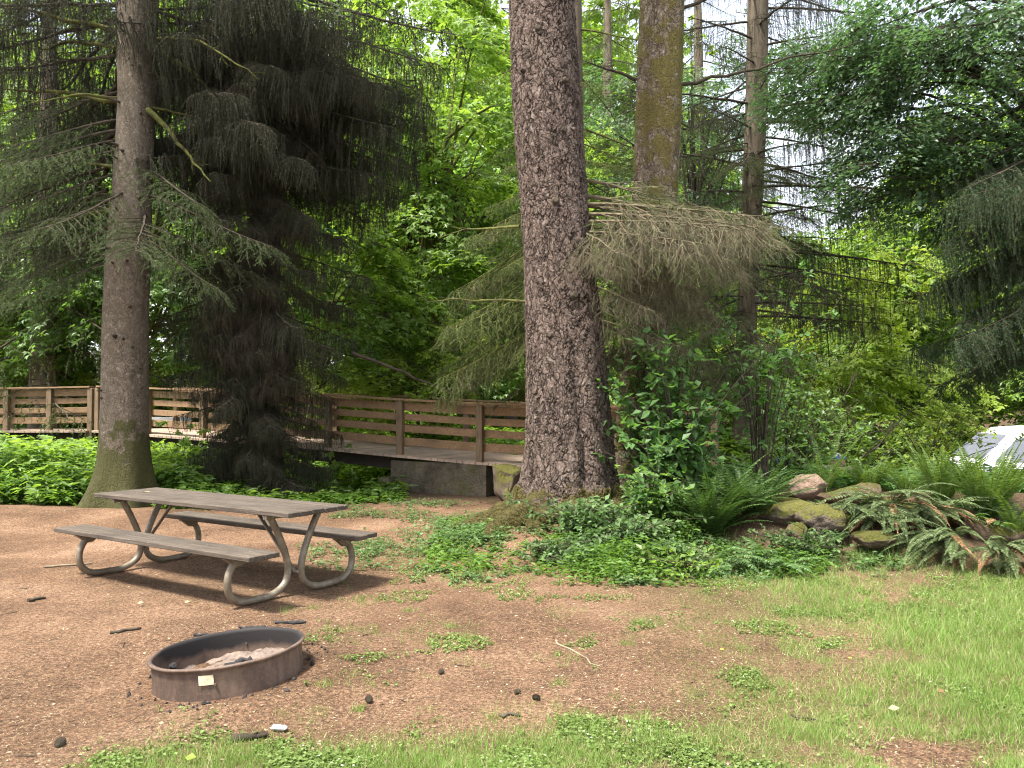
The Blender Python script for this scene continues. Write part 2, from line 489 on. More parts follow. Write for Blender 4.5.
    M['bridgepost'] = plankmat('bridge_post_wood', (.17, .12, .075), (.08, .055, .035), (.25, .19, .12), axis=2)
    M['beam'] = plankmat('shade_dark_bridge_beam', (.04, .03, .022), (.02, .015, .012), (.07, .055, .04))  # shade beneath the deck is put into this dark beam colour
    M['deck'] = plankmat('bridge_deck_boards', (.36, .27, .21), (.22, .16, .12), (.46, .37, .30))
    M['sunlit_white'] = simplemat('sunlit_patch_white', (.78, .78, .76), .6, .06, 5, .1)  # white that imitates sunlight on the far side of the bridge
    M['pipe'] = pipemat()
    M['rust'] = rustmat()
    M['ash'] = simplemat('ash_and_sand', (.17, .13, .105), .95, .5, 14, .8, .1, col2=(.07, .058, .05), bdist=.02)
    M['char'] = simplemat('charred_wood', (.03, .028, .027), .85, .5, 20, .8, .3, bdist=.01)
    M['foil'] = simplemat('crumpled_pale_paper', (.62, .63, .68), .35, .2, 30, .8, .6)
    M['sticker'] = simplemat('faded_paper_label', (.62, .50, .34), .8, .25, 30, .1)
    M['concrete'] = rockmat('mossy_concrete', (.19, .155, .11), (.045, .04, .028), .72, 3, (.075, .08, .02))
    M['rock'] = rockmat('mossy_rock', (.27, .19, .13), (.09, .065, .045), .68, 4, (.09, .09, .02))
    M['rock_bare'] = rockmat('bare_rock', (.34, .235, .17), (.17, .12, .09), .3, 4, (.12, .12, .03))
    M['rock_moss'] = rockmat('moss_covered_rock', (.22, .17, .13), (.08, .065, .05), .85, 4, (.12, .115, .03))

def plankmat(name, mid, dark, light, axis=0):
    m, nt, out = newmat(name)
    st = [22, 22, 22]; st[axis] = 1.2
    v = coords(nt, tuple(st)); v1 = coords(nt)
    g = noise(nt, v, 2.2, 6, .7)
    c = ramp(nt, g, [(.25, dark), (.5, mid), (.78, light)])
    b1 = noise(nt, v1, 2.5, 4)
    c = mix(nt, rampf(nt, b1, .5, .75), c, tuple(x * .6 for x in mid), 'MIX')
    geo = nt.nodes.new('ShaderNodeNewGeometry')
    c = mix(nt, .8, c, ramp(nt, geo.outputs['Random Per Island'], [(0, (.72, .72, .72)), (1, (1.2, 1.15, 1.1))]), 'MULTIPLY')
    fl = noise(nt, v1, 45, 3, .5)
    c = mix(nt, math_(nt, 'MULTIPLY', rampf(nt, fl, .66, .72), .5), c, (.28, .27, .2))
    b = N(nt, 'ShaderNodeBsdfPrincipled', ins={'Base Color': c, 'Roughness': .82, 'Specular IOR Level': .3})
    bp = N(nt, 'ShaderNodeBump', ins={'Strength': .6, 'Distance': .006, 'Height': g})
    nt.links.new(bp.outputs[0], b.inputs['Normal'])
    nt.links.new(b.outputs[0], out.inputs['Surface'])
    return m

def pipemat():
    m, nt, out = newmat('galvanised_pipe')
    v = coords(nt)
    n1, n2 = noise(nt, v, 9, 6, .7), noise(nt, v, 40, 4)
    c = ramp(nt, n1, [(.35, (.10, .075, .05)), (.5, (.16, .13, .09)), (.75, (.34, .31, .26))])
    c = mix(nt, math_(nt, 'MULTIPLY', rampf(nt, n2, .55, .7), .5), c, (.13, .08, .045))
    mt = rampf(nt, n1, .45, .7)
    b = N(nt, 'ShaderNodeBsdfPrincipled', ins={'Base Color': c, 'Roughness': .5, 'Metallic': math_(nt, 'MULTIPLY', mt, .6)})
    nt.links.new(b.outputs[0], out.inputs['Surface'])
    return m

def rustmat():
    m, nt, out = newmat('rusty_steel')
    v = coords(nt); vs = coords(nt, (1, 1, .3))
    n1, n2 = noise(nt, vs, 7, 6, .7), noise(nt, v, 45, 5, .7)
    c = ramp(nt, n1, [(.3, (.042, .031, .025)), (.5, (.09, .061, .046)), (.72, (.175, .122, .09))])
    c = mix(nt, math_(nt, 'MULTIPLY', rampf(nt, n2, .5, .72), .45), c, (.23, .13, .085))
    # soot on the inner face only
    at_ = nt.nodes.new('ShaderNodeAttribute'); at_.attribute_name = 'soot'
    so = rampf(nt, math_(nt, 'ADD', at_.outputs['Fac'], math_(nt, 'MULTIPLY', math_(nt, 'SUBTRACT', n1, .5), 1.3)), .35, .75)
    c = mix(nt, so, c, (.014, .012, .012))
    b = N(nt, 'ShaderNodeBsdfPrincipled', ins={'Base Color': c, 'Roughness': .72, 'Specular IOR Level': .35})
    bp = N(nt, 'ShaderNodeBump', ins={'Strength': .5, 'Distance': .004, 'Height': n2})
    nt.links.new(bp.outputs[0], b.inputs['Normal'])
    nt.links.new(b.outputs[0], out.inputs['Surface'])
    return m

def rockmat(name, light, dark, moss, scale, mosscol):
    m, nt, out = newmat(name)
    v = coords(nt)
    n1, n2, n3 = noise(nt, v, scale, 6, .65), noise(nt, v, scale * 9, 5, .7), noise(nt, v, scale * .8, 4, .6)
    c = ramp(nt, n1, [(.3, dark), (.7, light)])
    c = mix(nt, .4, c, ramp(nt, n2, [(.3, (.4, .4, .4)), (.7, (1.3, 1.3, 1.3))]), 'MULTIPLY')
    g = nt.nodes.new('ShaderNodeNewGeometry')
    nz = N(nt, 'ShaderNodeSeparateXYZ', ins={0: g.outputs['Normal']}).outputs[2]
    mm = rampf(nt, math_(nt, 'ADD', math_(nt, 'ADD', math_(nt, 'MULTIPLY', nz, .3), n3), math_(nt, 'MULTIPLY', math_(nt, 'SUBTRACT', n2, .5), .5)), 1.0 - moss * .6, 1.13 - moss * .6)
    mc = mix(nt, n2, tuple(x * .35 for x in mosscol), tuple(x * 1.7 for x in mosscol))
    c = mix(nt, mm, c, mc)
    b = N(nt, 'ShaderNodeBsdfPrincipled', ins={'Base Color': c, 'Roughness': .9, 'Specular IOR Level': .2})
    h = math_(nt, 'ADD', n2, math_(nt, 'MULTIPLY', n1, 1.5))
    bp = N(nt, 'ShaderNodeBump', ins={'Strength': 1.0, 'Distance': .05, 'Height': h})
    nt.links.new(bp.outputs[0], b.inputs['Normal'])
    nt.links.new(b.outputs[0], out.inputs['Surface'])
    return m

build_materials()

# ------------------------------------------------------------------ ground
TRC = (0.70, 10.45)     # middle of the big spruce
def gh(x, y):
    x = np.asarray(x, float); y = np.asarray(y, float)
    z = .05 * (fbm(x * .5, y * .5) - .5) * sm((y - 1) / 4) + .02 * (fbm(x * 2.1 + 9, y * 2.1) - .5)
    z = z + .26 * np.exp(-((x - TRC[0])**2 + (y - TRC[1])**2) / 1.3**2)
    z = z + .10 * np.exp(-((x + .05)**2 + (y - 9.2)**2) / .6**2)
    # berm of rocks and ferns on the right
    yb = 9.9 - .12 * (x - 3)
    k = sm((x - 1.9) / 1.2)
    prof = np.where(y < yb, np.exp(-((y - yb) / 1.15)**2), .45 + .55 * np.exp(-((y - yb) / 2.)**2))
    z = z + k * .52 * prof * (1 + .35 * (fbm(x * 1.3, y * 1.3 + 4) - .5))
    # creek gully crossed by the bridge
    gdep = sm((y - 13.2 - .15 * (x + 4)) / 2.2) * (1 - sm((y - 21.5) / 2.5)) * sm((-2.3 - x) / .8)
    z = z - 1.0 * gdep
    z = z + .10 * np.exp(-((x + 9 - 0)**2 / 20 + (y - 11.8)**2 / 1.5))
    z = z - .95 * sm((x - 6) / 3.5) * sm((y - 13) / 4) * sm((32 - y) / 6)
    z = z + .09 * np.clip(y - 27, 0, 60) + .04 * np.clip(np.abs(x) - 18, 0, 60)
    return z

def grass_d(x, y):
    """how much of the soil grass covers, 0..1"""
    n = fbm(x * .9 + 3, y * .9 + 7, 0, 4)
    n2 = fbm(x * 3.1, y * 3.1 + 2, 0, 3)
    right = sm((x - .5 - .10 * (y - 3.5) + .2) / 2.6) * sm((9.2 - y) / 1.2)
    near = sm((3.95 - y + .2 * (x > -9) + .10 * (x + 1)) / .5) * sm((x + 2.1) / .5)
    table = .55 * sm(1 - np.hypot((x + .9) / 1.5, (y - 9.3) / 1.9))
    base = right * 1.12 + near * .75 + table
    # bare patches like those of the photo
    bare = .9 * np.exp(-((x - 1.85)**2 / .20 + (y - 3.75)**2 / .07)) + .5 * np.exp(-((x - 2.9)**2 / .25 + (y - 4.6)**2 / .05))
    d = base * (.5 + 2.1 * (n - .46) + 1.3 * (n2 - .5)) + 1.1 * right * sm((x - 1.5) / 1.5) * sm((y - 4.0)) * sm((7.3 - y)) * .6 - bare
    spot = sm((n2 - .64) * 9) * .35 * sm((x + 2.2) / 1.5) * sm((8 - y) / 2)
    return np.clip(d + spot, 0, 1)

def ground():
    xs = np.concatenate([-np.geomspace(60, 8, 40)[:-1], np.arange(-8, 8, .06), np.geomspace(8, 60, 40)])
    ys = np.concatenate([np.arange(-6, 2, .5), np.arange(2, 13, .06), np.arange(13, 26, .2), np.geomspace(26, 120, 40)])
    X, Y = np.meshgrid(xs, ys, indexing='ij')
    Z = gh(X, Y)
    mb = MB()
    n, m = X.shape
    i, j = np.meshgrid(np.arange(n - 1), np.arange(m - 1), indexing='ij')
    f = np.stack([i * m + j, (i + 1) * m + j, (i + 1) * m + j + 1, i * m + j + 1], -1).reshape(-1, 4)
    mb.add(np.stack([X, Y, Z], -1), f)
    mt, nt, out = newmat('forest_soil')
    v = coords(nt)
    n1, n2, n3, n4 = noise(nt, v, .9, 5), noise(nt, v, 5, 6, .65), noise(nt, v, 42, 6, .75), noise(nt, v, 140, 4, .7)
    c = ramp(nt, n1, [(.3, (.125, .075, .046)), (.55, (.205, .126, .079)), (.75, (.28, .182, .122))])
    c = mix(nt, .5, c, ramp(nt, n2, [(.3, (.55, .52, .5)), (.7, (1.25, 1.25, 1.25))]), 'MULTIPLY')
    c = mix(nt, .85, c, ramp(nt, n3, [(.34, (.22, .2, .18)), (.5, (.9, .9, .88)), (.64, (1.75, 1.8, 1.8))]), 'MULTIPLY')
    c = mix(nt, .8, c, ramp(nt, n4, [(.38, (.35, .35, .35)), (.62, (1.6, 1.6, 1.6))]), 'MULTIPLY')
    c = mix(nt, .9, c, ramp(nt, noise(nt, v, .38, 3, .5), [(.35, (.74, .70, .66)), (.6, (1.12, 1.1, 1.08))]), 'MULTIPLY')
    a = nt.nodes.new('ShaderNodeAttribute'); a.attribute_name = 'cover'
    c = mix(nt, math_(nt, 'MULTIPLY', a.outputs['Fac'], .55), c, (.10, .12, .035))
    a2 = nt.nodes.new('ShaderNodeAttribute'); a2.attribute_name = 'dark_soil'
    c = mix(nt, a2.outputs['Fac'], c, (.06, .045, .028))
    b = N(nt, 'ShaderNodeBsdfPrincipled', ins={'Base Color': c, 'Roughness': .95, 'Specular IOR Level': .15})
    h = math_(nt, 'ADD', math_(nt, 'MULTIPLY', n3, 1.0), math_(nt, 'MULTIPLY', n2, 1.2))
    bp = N(nt, 'ShaderNodeBump', ins={'Strength': 1.0, 'Distance': .03, 'Height': h})
    nt.links.new(bp.outputs[0], b.inputs['Normal'])
    nt.links.new(b.outputs[0], out.inputs['Surface'])
    o = mb.build('ground', mt, smooth=True)
    cov = grass_d(X, Y)
    at1 = o.data.attributes.new('cover', 'FLOAT', 'POINT'); at1.data.foreach_set('value', cov.ravel().astype(np.float32))
    dark_soil = np.clip(sm((Y - 12.5) / 2.5) * .85 + sm((X - 1.2) / .8) * sm((Y - 7.6 + .15 * (X - 2)) / .8) * .6 * sm((13 - Y)), 0, 1)  # soil colour goes darker at the back and along the right bank
    dark_soil = np.maximum(dark_soil, .35 * np.exp(-((X + 2.6)**2 / 1.6 + (Y - 7.4)**2 / .5)))   # darker patch of soil under the table
    at2 = o.data.attributes.new('dark_soil', 'FLOAT', 'POINT'); at2.data.foreach_set('value', dark_soil.ravel().astype(np.float32))
    tag(o, kind='structure')
ground()
# ------------------------------------------------------------------ picnic table
def smoothpath(p, k=6):
    p = np.asarray(p, float); q = np.vstack([2 * p[0] - p[1], p, 2 * p[-1] - p[-2]]); out = []
    for i in range(1, len(q) - 2):
        for t in np.arange(k) / k:
            a, b, c, d = q[i - 1], q[i], q[i + 1], q[i + 2]
            out.append(.5 * ((2 * b) + (-a + c) * t + (2 * a - 5 * b + 4 * c - d) * t * t + (-a + 3 * b - 3 * c + d) * t**3))
    out.append(p[-1]); return np.array(out)

def picnic_table():
    cx, cy, th, L = -2.812, 7.56, -.567, 2.80
    z0 = float(gh(cx, cy)) + .0
    t = thing('picnic_table', (cx, cy, z0), 'weathered plank picnic table on bent steel pipe legs, benches attached', 'picnic table')
    t.rotation_euler = (0, 0, th)
    def part(name, mb, mat, smooth=False, parent=None): return mb.build(name, mat, parent or t, smooth, world=False)
    mb = MB(); W = .70; npl = 5; w = W / npl
    for k in range(npl):
        b = -W / 2 + w * (k + .5)
        box(mb, (rng.uniform(-.008, .008), b, .735 + rng.uniform(-.002, .002)), (L, w - .009, .04), rotz(rng.uniform(-.001, .001)), 0, .005)
    part('tabletop', mb, M['plank'])
    for s in (-1, 1):
        mb = MB()
        for k in (-1, 1):
            box(mb, (rng.uniform(-.01, .01), s * .582 + k * .077, .44 + rng.uniform(-.002, .002)), (L * 1.0, .148, .04), None, 0, .005)
        part('bench_seat', mb, M['plank'])
    for e in (-1, 1):
        a = e * (L / 2 - .30)
        mb = MB()
        for b in (-.22, .22, ):
            pass
        beam(mb, (a, -.33, .697), (a, .33, .697), .05, .035); part('top_bearer', mb, M['pipe'])
        for s in (-1, 1):
            P = smoothpath([(a, s * .50, .405), (a, s * .60, .37), (a, s * .665, .26), (a, s * .655, .13), (a, s * .56, .045), (a, s * .40, .03),
                            (a, s * .22, .035), (a, s * .085, .10), (a, s * .045, .22), (a, s * .085, .38), (a, s * .17, .56), (a, s * .25, .70)], 6)
            mb = MB(); tube(mb, P + np.array([e * s * .031, 0, 0]), .030, 14)
            lg = part('leg', mb, M['pipe'], True)
            mb = MB()
            box(mb, (a + e * s * .031, s * .575, .408), (.05, .26, .012), None, 0, .002)
            # tapered gusset
            v = []
            for dx in (-.02, .02):
                v += [(a + e * s * .031 + dx, s * .46, .402), (a + e * s * .031 + dx, s * .69, .402), (a + e * s * .031 + dx, s * .61, .335), (a + e * s * .031 + dx, s * .55, .335)]
            mb.add(v, [[0, 1, 2, 3], [4, 7, 6, 5], [0, 4, 5, 1], [1, 5, 6, 2], [2, 6, 7, 3], [3, 7, 4, 0]])
            part('bench_bracket', mb, M['pipe'])
        mb = MB(); beam(mb, (a, 0, .20), (a - e * .52, 0, .71), .035, .012, bev=.001); part('brace', mb, M['pipe'])
        mb = MB(); tube(mb, [(a - .05, 0, .20), (a + .05, 0, .20)], .014, 8); part('bolt', mb, M['pipe'])
    # little dry leaf lying on the table
    mb = MB(); kites(mb, [[-1.10, -.02, .7565]], [[1, .3, .02]], [[0, 0, 1]], .10, .035, 0, .2)
    R = rotz(th); mb.v[0] = mb.v[0] @ R.T + np.array([cx, cy, z0])
    o = mb.build('fallen_leaf', M['straw']); tag(o, 'small dry leaf lying on the far left end of the tabletop', 'leaf')
picnic_table()

# ------------------------------------------------------------------ fire ring
FR = at(231, 648, 4.86)
_gh0 = gh
def gh(x, y):
    z = _gh0(x, y)
    r = np.hypot(np.asarray(x) - FR[0], np.asarray(y) - FR[1])
    w = sm((1.3 - r) / .8)
    return z * (1 - w) + w * (.0 + .075 * (np.asarray(x) - FR[0])) + .02 * np.exp(-((r - .62) / .12)**2)

def fire_ring():
    Rr, hh = .427, .235
    c = np.array([FR[0], FR[1], FR[2]])
    t = thing('fire_ring', (c[0], c[1], c[2] - hh), 'low round rusty steel fire ring with a soot blackened inside', 'fire ring')
    t.rotation_euler = (math.radians(-1.0), math.radians(-4.6), 0)
    n = 96; a = np.arange(n) * 2 * PI / n
    wob = 1 + .010 * np.sin(2 * a + .5) + .005 * np.sin(5 * a) + .004 * np.sin(9 * a + 1)
    prof = [(Rr - .004, 0, 0), (Rr - .004, hh - .03, 0), (Rr, hh - .015, 0), (Rr + .014, hh - .006, .0), (Rr + .016, hh + .004, .3), (Rr + .004, hh + .010, .6),
            (Rr - .010, hh + .004, .9), (Rr - .012, hh - .012, 1), (Rr - .011, hh - .07, .75), (Rr - .011, hh - .12, .25), (Rr - .011, 0, 0)]
    mb = MB(); v = []; soot = []
    for r, z, s in prof:
        v.append(np.stack([r * wob * np.cos(a), r * wob * np.sin(a), np.full(n, z)], 1))
        soot.append(s * (.62 + .5 * np.clip(np.sin(a + 1.2 * np.sin(a * 2)), -.2, 1)))
    v = np.concatenate(v); m = len(prof)
    i, j = np.meshgrid(np.arange(m - 1), np.arange(n), indexing='ij')
    mb.add(v, np.stack([i * n + j, i * n + (j + 1) % n, (i + 1) * n + (j + 1) % n, (i + 1) * n + j], -1).reshape(-1, 4))
    o = mb.build('ring_wall', M['rust'], t, True, world=False)
    at_ = o.data.attributes.new('soot', 'FLOAT', 'POINT'); at_.data.foreach_set('value', np.concatenate(soot).astype(np.float32))
    # paper label riveted on the outside, facing the camera
    mb = MB(); aa = math.radians(-86.5)
    g = np.linspace(-.095, .095, 7) + aa; rr = Rr - .0015
    vv = [(rr * math.cos(q), rr * math.sin(q), z) for z in (hh - .085, hh - .032) for q in g]
    mb.add(vv, [[k, k + 1, k + 8, k + 7] for k in range(6)]); vo = [(1.004 * x, 1.004 * y, z) for x, y, z in vv]
    mb.add(vo, [[k, k + 1, k + 8, k + 7] for k in range(6)])
    mb.build('paper_label', M['sticker'], t, world=False)
    for q in (-1.4, 1.65):
        mb = MB(); tube(mb, [((Rr - .02) * math.cos(q), (Rr - .02) * math.sin(q), .15), ((Rr + .006) * math.cos(q), (Rr + .006) * math.sin(q), .15)], .007, 8)
        mb.build('bolt', M['rust'], t, world=False)
    # ash bed: a mound of ash and sand
    nr = 26; v = [(0, 0, .12)]; f3 = []; f4 = []
    for k in range(1, nr + 1):
        r = (Rr - .012) * k / nr
        x, y = r * np.cos(a), r * np.sin(a)
        z = .055 + .05 * fbm(x * 7 + 3, y * 7) + .03 * (fbm(x * 30, y * 30) - .5) + .02 * x / Rr + .02 * (k / nr)**4
        v += list(zip(x, y, z))
    for j in range(n): f3.append([0, 1 + j, 1 + (j + 1) % n])
    for k in range(nr - 1):
        for j in range(n):
            f4.append([1 + k * n + j, 1 + (k + 1) * n + j, 1 + (k + 1) * n + (j + 1) % n, 1 + k * n + (j + 1) % n])
    mb = MB(); mb.add(v, f3); mb.f.append((np.array(f4), 0))
    o = mb.build('ash', M['ash'], smooth=True); o.parent = None
    o.location = t.location; o.rotation_euler = t.rotation_euler
    tag(o, 'bed of pale ash and sand inside the fire ring', 'ash', kind='stuff')
    def inside(x, y, z): return np.array(t.location) + np.array([x, y, z + .04 * x / Rr])
    def chunk(p0, p1, r):
        mb = MB(); P = np.linspace(p0, p1, 6) + rng.normal(0, r * .3, (6, 3)); tube(mb, P, r * rng.uniform(.7, 1.2, 6), 7); return mb
    labs = ['long charred stick lying across the ash in the fire ring', 'short black charcoal stub standing by the left inside wall of the fire ring',
            'thin burnt twig near the front rim inside the fire ring', 'crooked charred stick in the right part of the ash bed', 'small lump of charcoal in the middle of the ash']
    for lab, (p0, p1, r) in zip(labs, [((-.02, -.05, .15), (.28, -.12, .17), .013), ((-.33, -.08, .13), (-.30, -.10, .20), .022), ((-.22, -.16, .14), (.05, -.22, .15), .008),
                                        ((.05, -.16, .15), (.30, .02, .165), .010), ((.02, .03, .14), (.10, .05, .145), .02)]):
        o = chunk(inside(*p0), inside(*p1), r).build('charred_stick', M['char'], smooth=True); tag(o, lab, 'charred wood', 'burnt wood in the fire ring')
    import bmesh
    for lab, (x, y) in (('crumpled pale wrapper in the ash at the front of the fire ring', (.13, -.20)),):
        mb = MB(); a0, b0 = np.meshgrid(np.linspace(-.05, .05, 8), np.linspace(-.035, .035, 6), indexing='ij')
        zz = .014 * rng.random(a0.shape); q = inside(x, y, .15)
        f = np.array([[i * 6 + j, (i + 1) * 6 + j, (i + 1) * 6 + j + 1, i * 6 + j + 1] for i in range(7) for j in range(5)])
        mb.add(np.stack([a0 + q[0], b0 + q[1], zz + q[2]], -1), f); o = mb.build('wrapper', M['foil']); tag(o, lab, 'wrapper')
    # crumbs of charcoal and burnt earth round the ring
    mb = MB(); k = 170; aa = rng.uniform(0, 6.28, k); aa = np.where(rng.random(k) < .5, rng.uniform(.4, 2.8, k), aa); r = .46 + .16 * rng.random(k) ** 2
    X_, Y_ = FR[0] + r * np.cos(aa), FR[1] + r * np.sin(aa)
    for x, y in zip(X_, Y_):
        s_ = .005 + .014 * rng.random() ** 2; v = unit(rng.normal(size=(6, 3))) * 0 + np.array([[1, 0, 0], [-1, 0, 0], [0, 1, 0], [0, -1, 0], [0, 0, 1], [0, 0, -1.]]) * rng.uniform(.6, 1.3, (6, 1)) * s_
        mb.add(v @ rotz(rng.uniform(0, 3)).T + [x, y, float(gh(x, y)) + s_ * .4], [[0, 2, 4], [2, 1, 4], [1, 3, 4], [3, 0, 4], [2, 0, 5], [1, 2, 5], [3, 1, 5], [0, 3, 5]])
    tag(mb.build('charcoal_crumbs', M['char']), 'crumbs of charcoal and burnt earth strewn round the fire ring', 'charcoal', kind='stuff')
    # clods and charred sticks leaning on the back rim
    q = np.array(t.location)
    for k, (x0, x1, y, z, lab) in enumerate([(-.12, .05, .50, .225, 'dark stick lying against the back rim of the fire ring'), (.13, .34, .47, .27, 'longer charred stick on the back right rim of the fire ring'), (-.40, -.22, .44, .19, 'thin charred stick against the back left rim of the fire ring')]):
        o = chunk(q + [x0, y, z - .01], q + [x1, y - .04 * (x1 > .2), z], .012).build('stick', M['char'], smooth=True); tag(o, lab, 'stick', 'sticks on the rim of the fire ring')
fire_ring()
# earth follows the ring's seat
gobj = bpy.data.objects['ground']
_co = np.empty(len(gobj.data.vertices) * 3, np.float32); gobj.data.vertices.foreach_get('co', _co); _co = _co.reshape(-1, 3)
_co[:, 2] = gh(_co[:, 0], _co[:, 1]); gobj.data.vertices.foreach_set('co', _co.ravel()); gobj.data.update()

# ------------------------------------------------------------------ footbridge
def bridge():
    B = np.array([-9.83, 19.0]); D = np.array([-.576, 14.4])
    def ln(t): return B + (D - B) * t
    def top(t): return float(np.interp(t, [-1, 0, .669, .8355, 1, 1.5], [2.05, 2.055, 1.81, 1.715, 1.637, 1.50]))
    br = thing('footbridge', (-5, 16.7, .5), 'brown wooden footbridge with board railings crossing the overgrown creek', 'footbridge')
    nrm = unit(np.array([[-(D - B)[1], (D - B)[0]]]))[0]
    if nrm[1] < 0: nrm = -nrm
    W = 2.0
    def rail(pts, side):
        """pts: list of (x, y, ztop) post positions; one railing as posts and boards"""
        for k, (x, y, z) in enumerate(pts):
            mb = MB(); d = unit(np.array([[pts[min(k + 1, len(pts) - 1)][0] - pts[max(k - 1, 0)][0], pts[min(k + 1, len(pts) - 1)][1] - pts[max(k - 1, 0)][1]]]))[0]
            low = .35 if side == 'nearleft' and k % 2 == 0 else 0
            R = np.array([[d[0], -d[1], 0], [d[1], d[0], 0], [0, 0, 1]])
            hgt = 1.03 + low
            box(mb, (x, y, z - .015 - hgt / 2), (.13, .10, hgt), R, 0, .008)
            mb.build('post', M['bridgepost'], br)
        for k in range(len(pts) - 1):
            a, b = np.array(pts[k]), np.array(pts[k + 1])
            off = np.array([*nrm, 0]) * (.075 if side.startswith('near') else -.075)
            ins = unit((b - a)[None])[0] * .003
            for q, (u, h) in enumerate([(.115, .15), (.31, .13), (.53, .13), (.77, .15)] if side != 'far' else [(.09, .14), (.62, .09)]):
                mb = MB(); o = off + [0, 0, -u]
                beam(mb, a + o + ins, b + o - ins, .038, h, 0, .004)
                mb.build('rail_board', M['bridgewood'], br)
            mb = MB(); o = off * .35 + [0, 0, .017]
            beam(mb, a + o + ins, b + o - ins, .19, .036, 0, .004); mb.build('cap_rail', M['bridgewood'], br)
    near = [(*ln(k / 6), top(k / 6)) for k in range(0, 9)]
    rail(near, 'near')
    far = [(*(ln(k / 6 + .03) + nrm * W), top(k / 6)) for k in range(0, 9)]
    rail(far, 'far')
    # left reach of the bridge
    LA = [at(-84, 389, 19.6), at(-39, 389, 19.5), at(7, 389, 19.4), at(50, 388.5, 19.3), at(91, 387.6, 19.15)]
    rail([tuple(p) for p in LA], 'nearleft')
    LF = [tuple(np.array(p) + [.0, 2.1, 0]) for p in LA]
    rail(LF, 'far')
    # deck: cross boards
    def decking(P, Q, zp, zq, n):
        mb = MB(); P, Q = np.array(P), np.array(Q); L = np.linalg.norm(Q - P); d = (Q - P) / L; nn = np.array([-d[1], d[0]])
        if nn[1] < 0: nn = -nn
        for k in range(n):
            t = (k + .5) / n; c = P + (Q - P) * t + nn * (W / 2 - .02); z = zp + (zq - zp) * t
            R = np.stack([np.array([d[0], d[1], (zq - zp) / L]), np.array([nn[0], nn[1], 0]), np.array([0, 0, 1.0])], 1)
            box(mb, (c[0], c[1], z), (L / n - .012, W + .28, .045), R, 0, 0)
        return mb
    for k in range(8):
        t0, t1 = k / 6, (k + 1) / 6
        decking(ln(t0), ln(t1), top(t0) - 1.045, top(t1) - 1.045, 13).build('deck', M['deck'], br)
    decking(LA[0][:2], LA[-1][:2], LA[0][2] - 1.045, LA[-1][2] - 1.045, 32).build('deck', M['deck'], br)
    # stringers
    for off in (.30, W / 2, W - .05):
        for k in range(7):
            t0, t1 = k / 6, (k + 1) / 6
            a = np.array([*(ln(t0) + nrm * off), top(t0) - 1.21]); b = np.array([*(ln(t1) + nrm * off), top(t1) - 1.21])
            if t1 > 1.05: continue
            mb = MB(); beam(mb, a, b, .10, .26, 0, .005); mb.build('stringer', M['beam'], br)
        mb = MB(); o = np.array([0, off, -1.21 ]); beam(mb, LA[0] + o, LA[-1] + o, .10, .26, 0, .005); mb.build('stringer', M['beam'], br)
    mb = MB()
    a = np.array(LF[2]) + [0.9, -.03, -.80]; b = np.array(LF[4]) + [1.6, -.03, -.84]
    beam(mb, a, b, .03, .20, 0, .004); mb.build('sunlit_patch_board', M['sunlit_white'], br);  # added board, stands in for the bright sunlit strip behind the rail
    # abutment
    ab = thing('concrete_abutment', (-1.4, 14.9, 0), 'mossy concrete block abutment carrying the near end of the footbridge', 'abutment')
    P, Q = ln(.8355 - .012), ln(1.02)
    d = unit((Q - P)[None])[0]; c = (P + Q) / 2 + nrm * (W / 2)
    R = np.array([[d[0], nrm[0], 0], [d[1], nrm[1], 0], [0, 0, 1]])
    def rough_block(c, size, R, seed, amp=.02):
        import bmesh
        bm = bmesh.new(); bmesh.ops.create_cube(bm, size=1)
        bmesh.ops.subdivide_edges(bm, edges=bm.edges[:], cuts=14, use_grid_fill=True)
        v = np.array([q.co[:] for q in bm.verts]); bm.verts.index_update()
        f = np.array([[q.index for q in fc.verts] for fc in bm.faces]); bm.free()
        v = v * size
        nn = fbm(v[:, 0] * 4 + seed, v[:, 1] * 4, v[:, 2] * 4) - .5
        v = v * (1 + nn[:, None] * amp * 2 / np.array(size)[None])
        mb = MB(); mb.add(v @ R.T + c, f); return mb
    zt = top(.92) - 1.09
    rough_block(np.array([c[0], c[1], zt - .55]), (np.linalg.norm(Q - P), W + .3, 1.1), R, 3).build('block', M['concrete'], ab)
    q = at(388, 480, 14.75); rough_block(np.array([q[0], q[1] + .3, q[2] - .35]), (.24, .5, .78), rotz(-.4), 9).build('stub_wall', M['concrete'], ab)
bridge()

# ------------------------------------------------------------------ boulders
def boulder(c, s, seed, mat, rz=0, detail=4, sharp=.5):
    import bmesh
    bm = bmesh.new(); bmesh.ops.create_icosphere(bm, subdivisions=detail, radius=1)
    bm.verts.index_update()
    v = np.array([q.co[:] for q in bm.verts]); f = np.array([[q.index for q in fc.verts] for fc in bm.faces]); bm.free()
    r = np.random.default_rng(seed)
    for k in range(16):     # flat facets
        nrm = unit(r.normal(size=3)[None])[0]; dd = r.uniform(.42, .8)
        h = v @ nrm - dd; v = v - np.clip(h, 0, None)[:, None] * nrm * (.7 + sharp * .4)
    n = fbm(v[:, 0] * 1.6 + seed, v[:, 1] * 1.6, v[:, 2] * 1.6, 5) - .5
    n2 = fbm(v[:, 0] * 7 + seed, v[:, 1] * 7, v[:, 2] * 7, 3) - .5
    v = v * (1.25 + .8 * n + .16 * n2)[:, None] * np.asarray(s)
    mb = MB(); mb.add(v @ rotz(rz).T + c, f)
    return mb

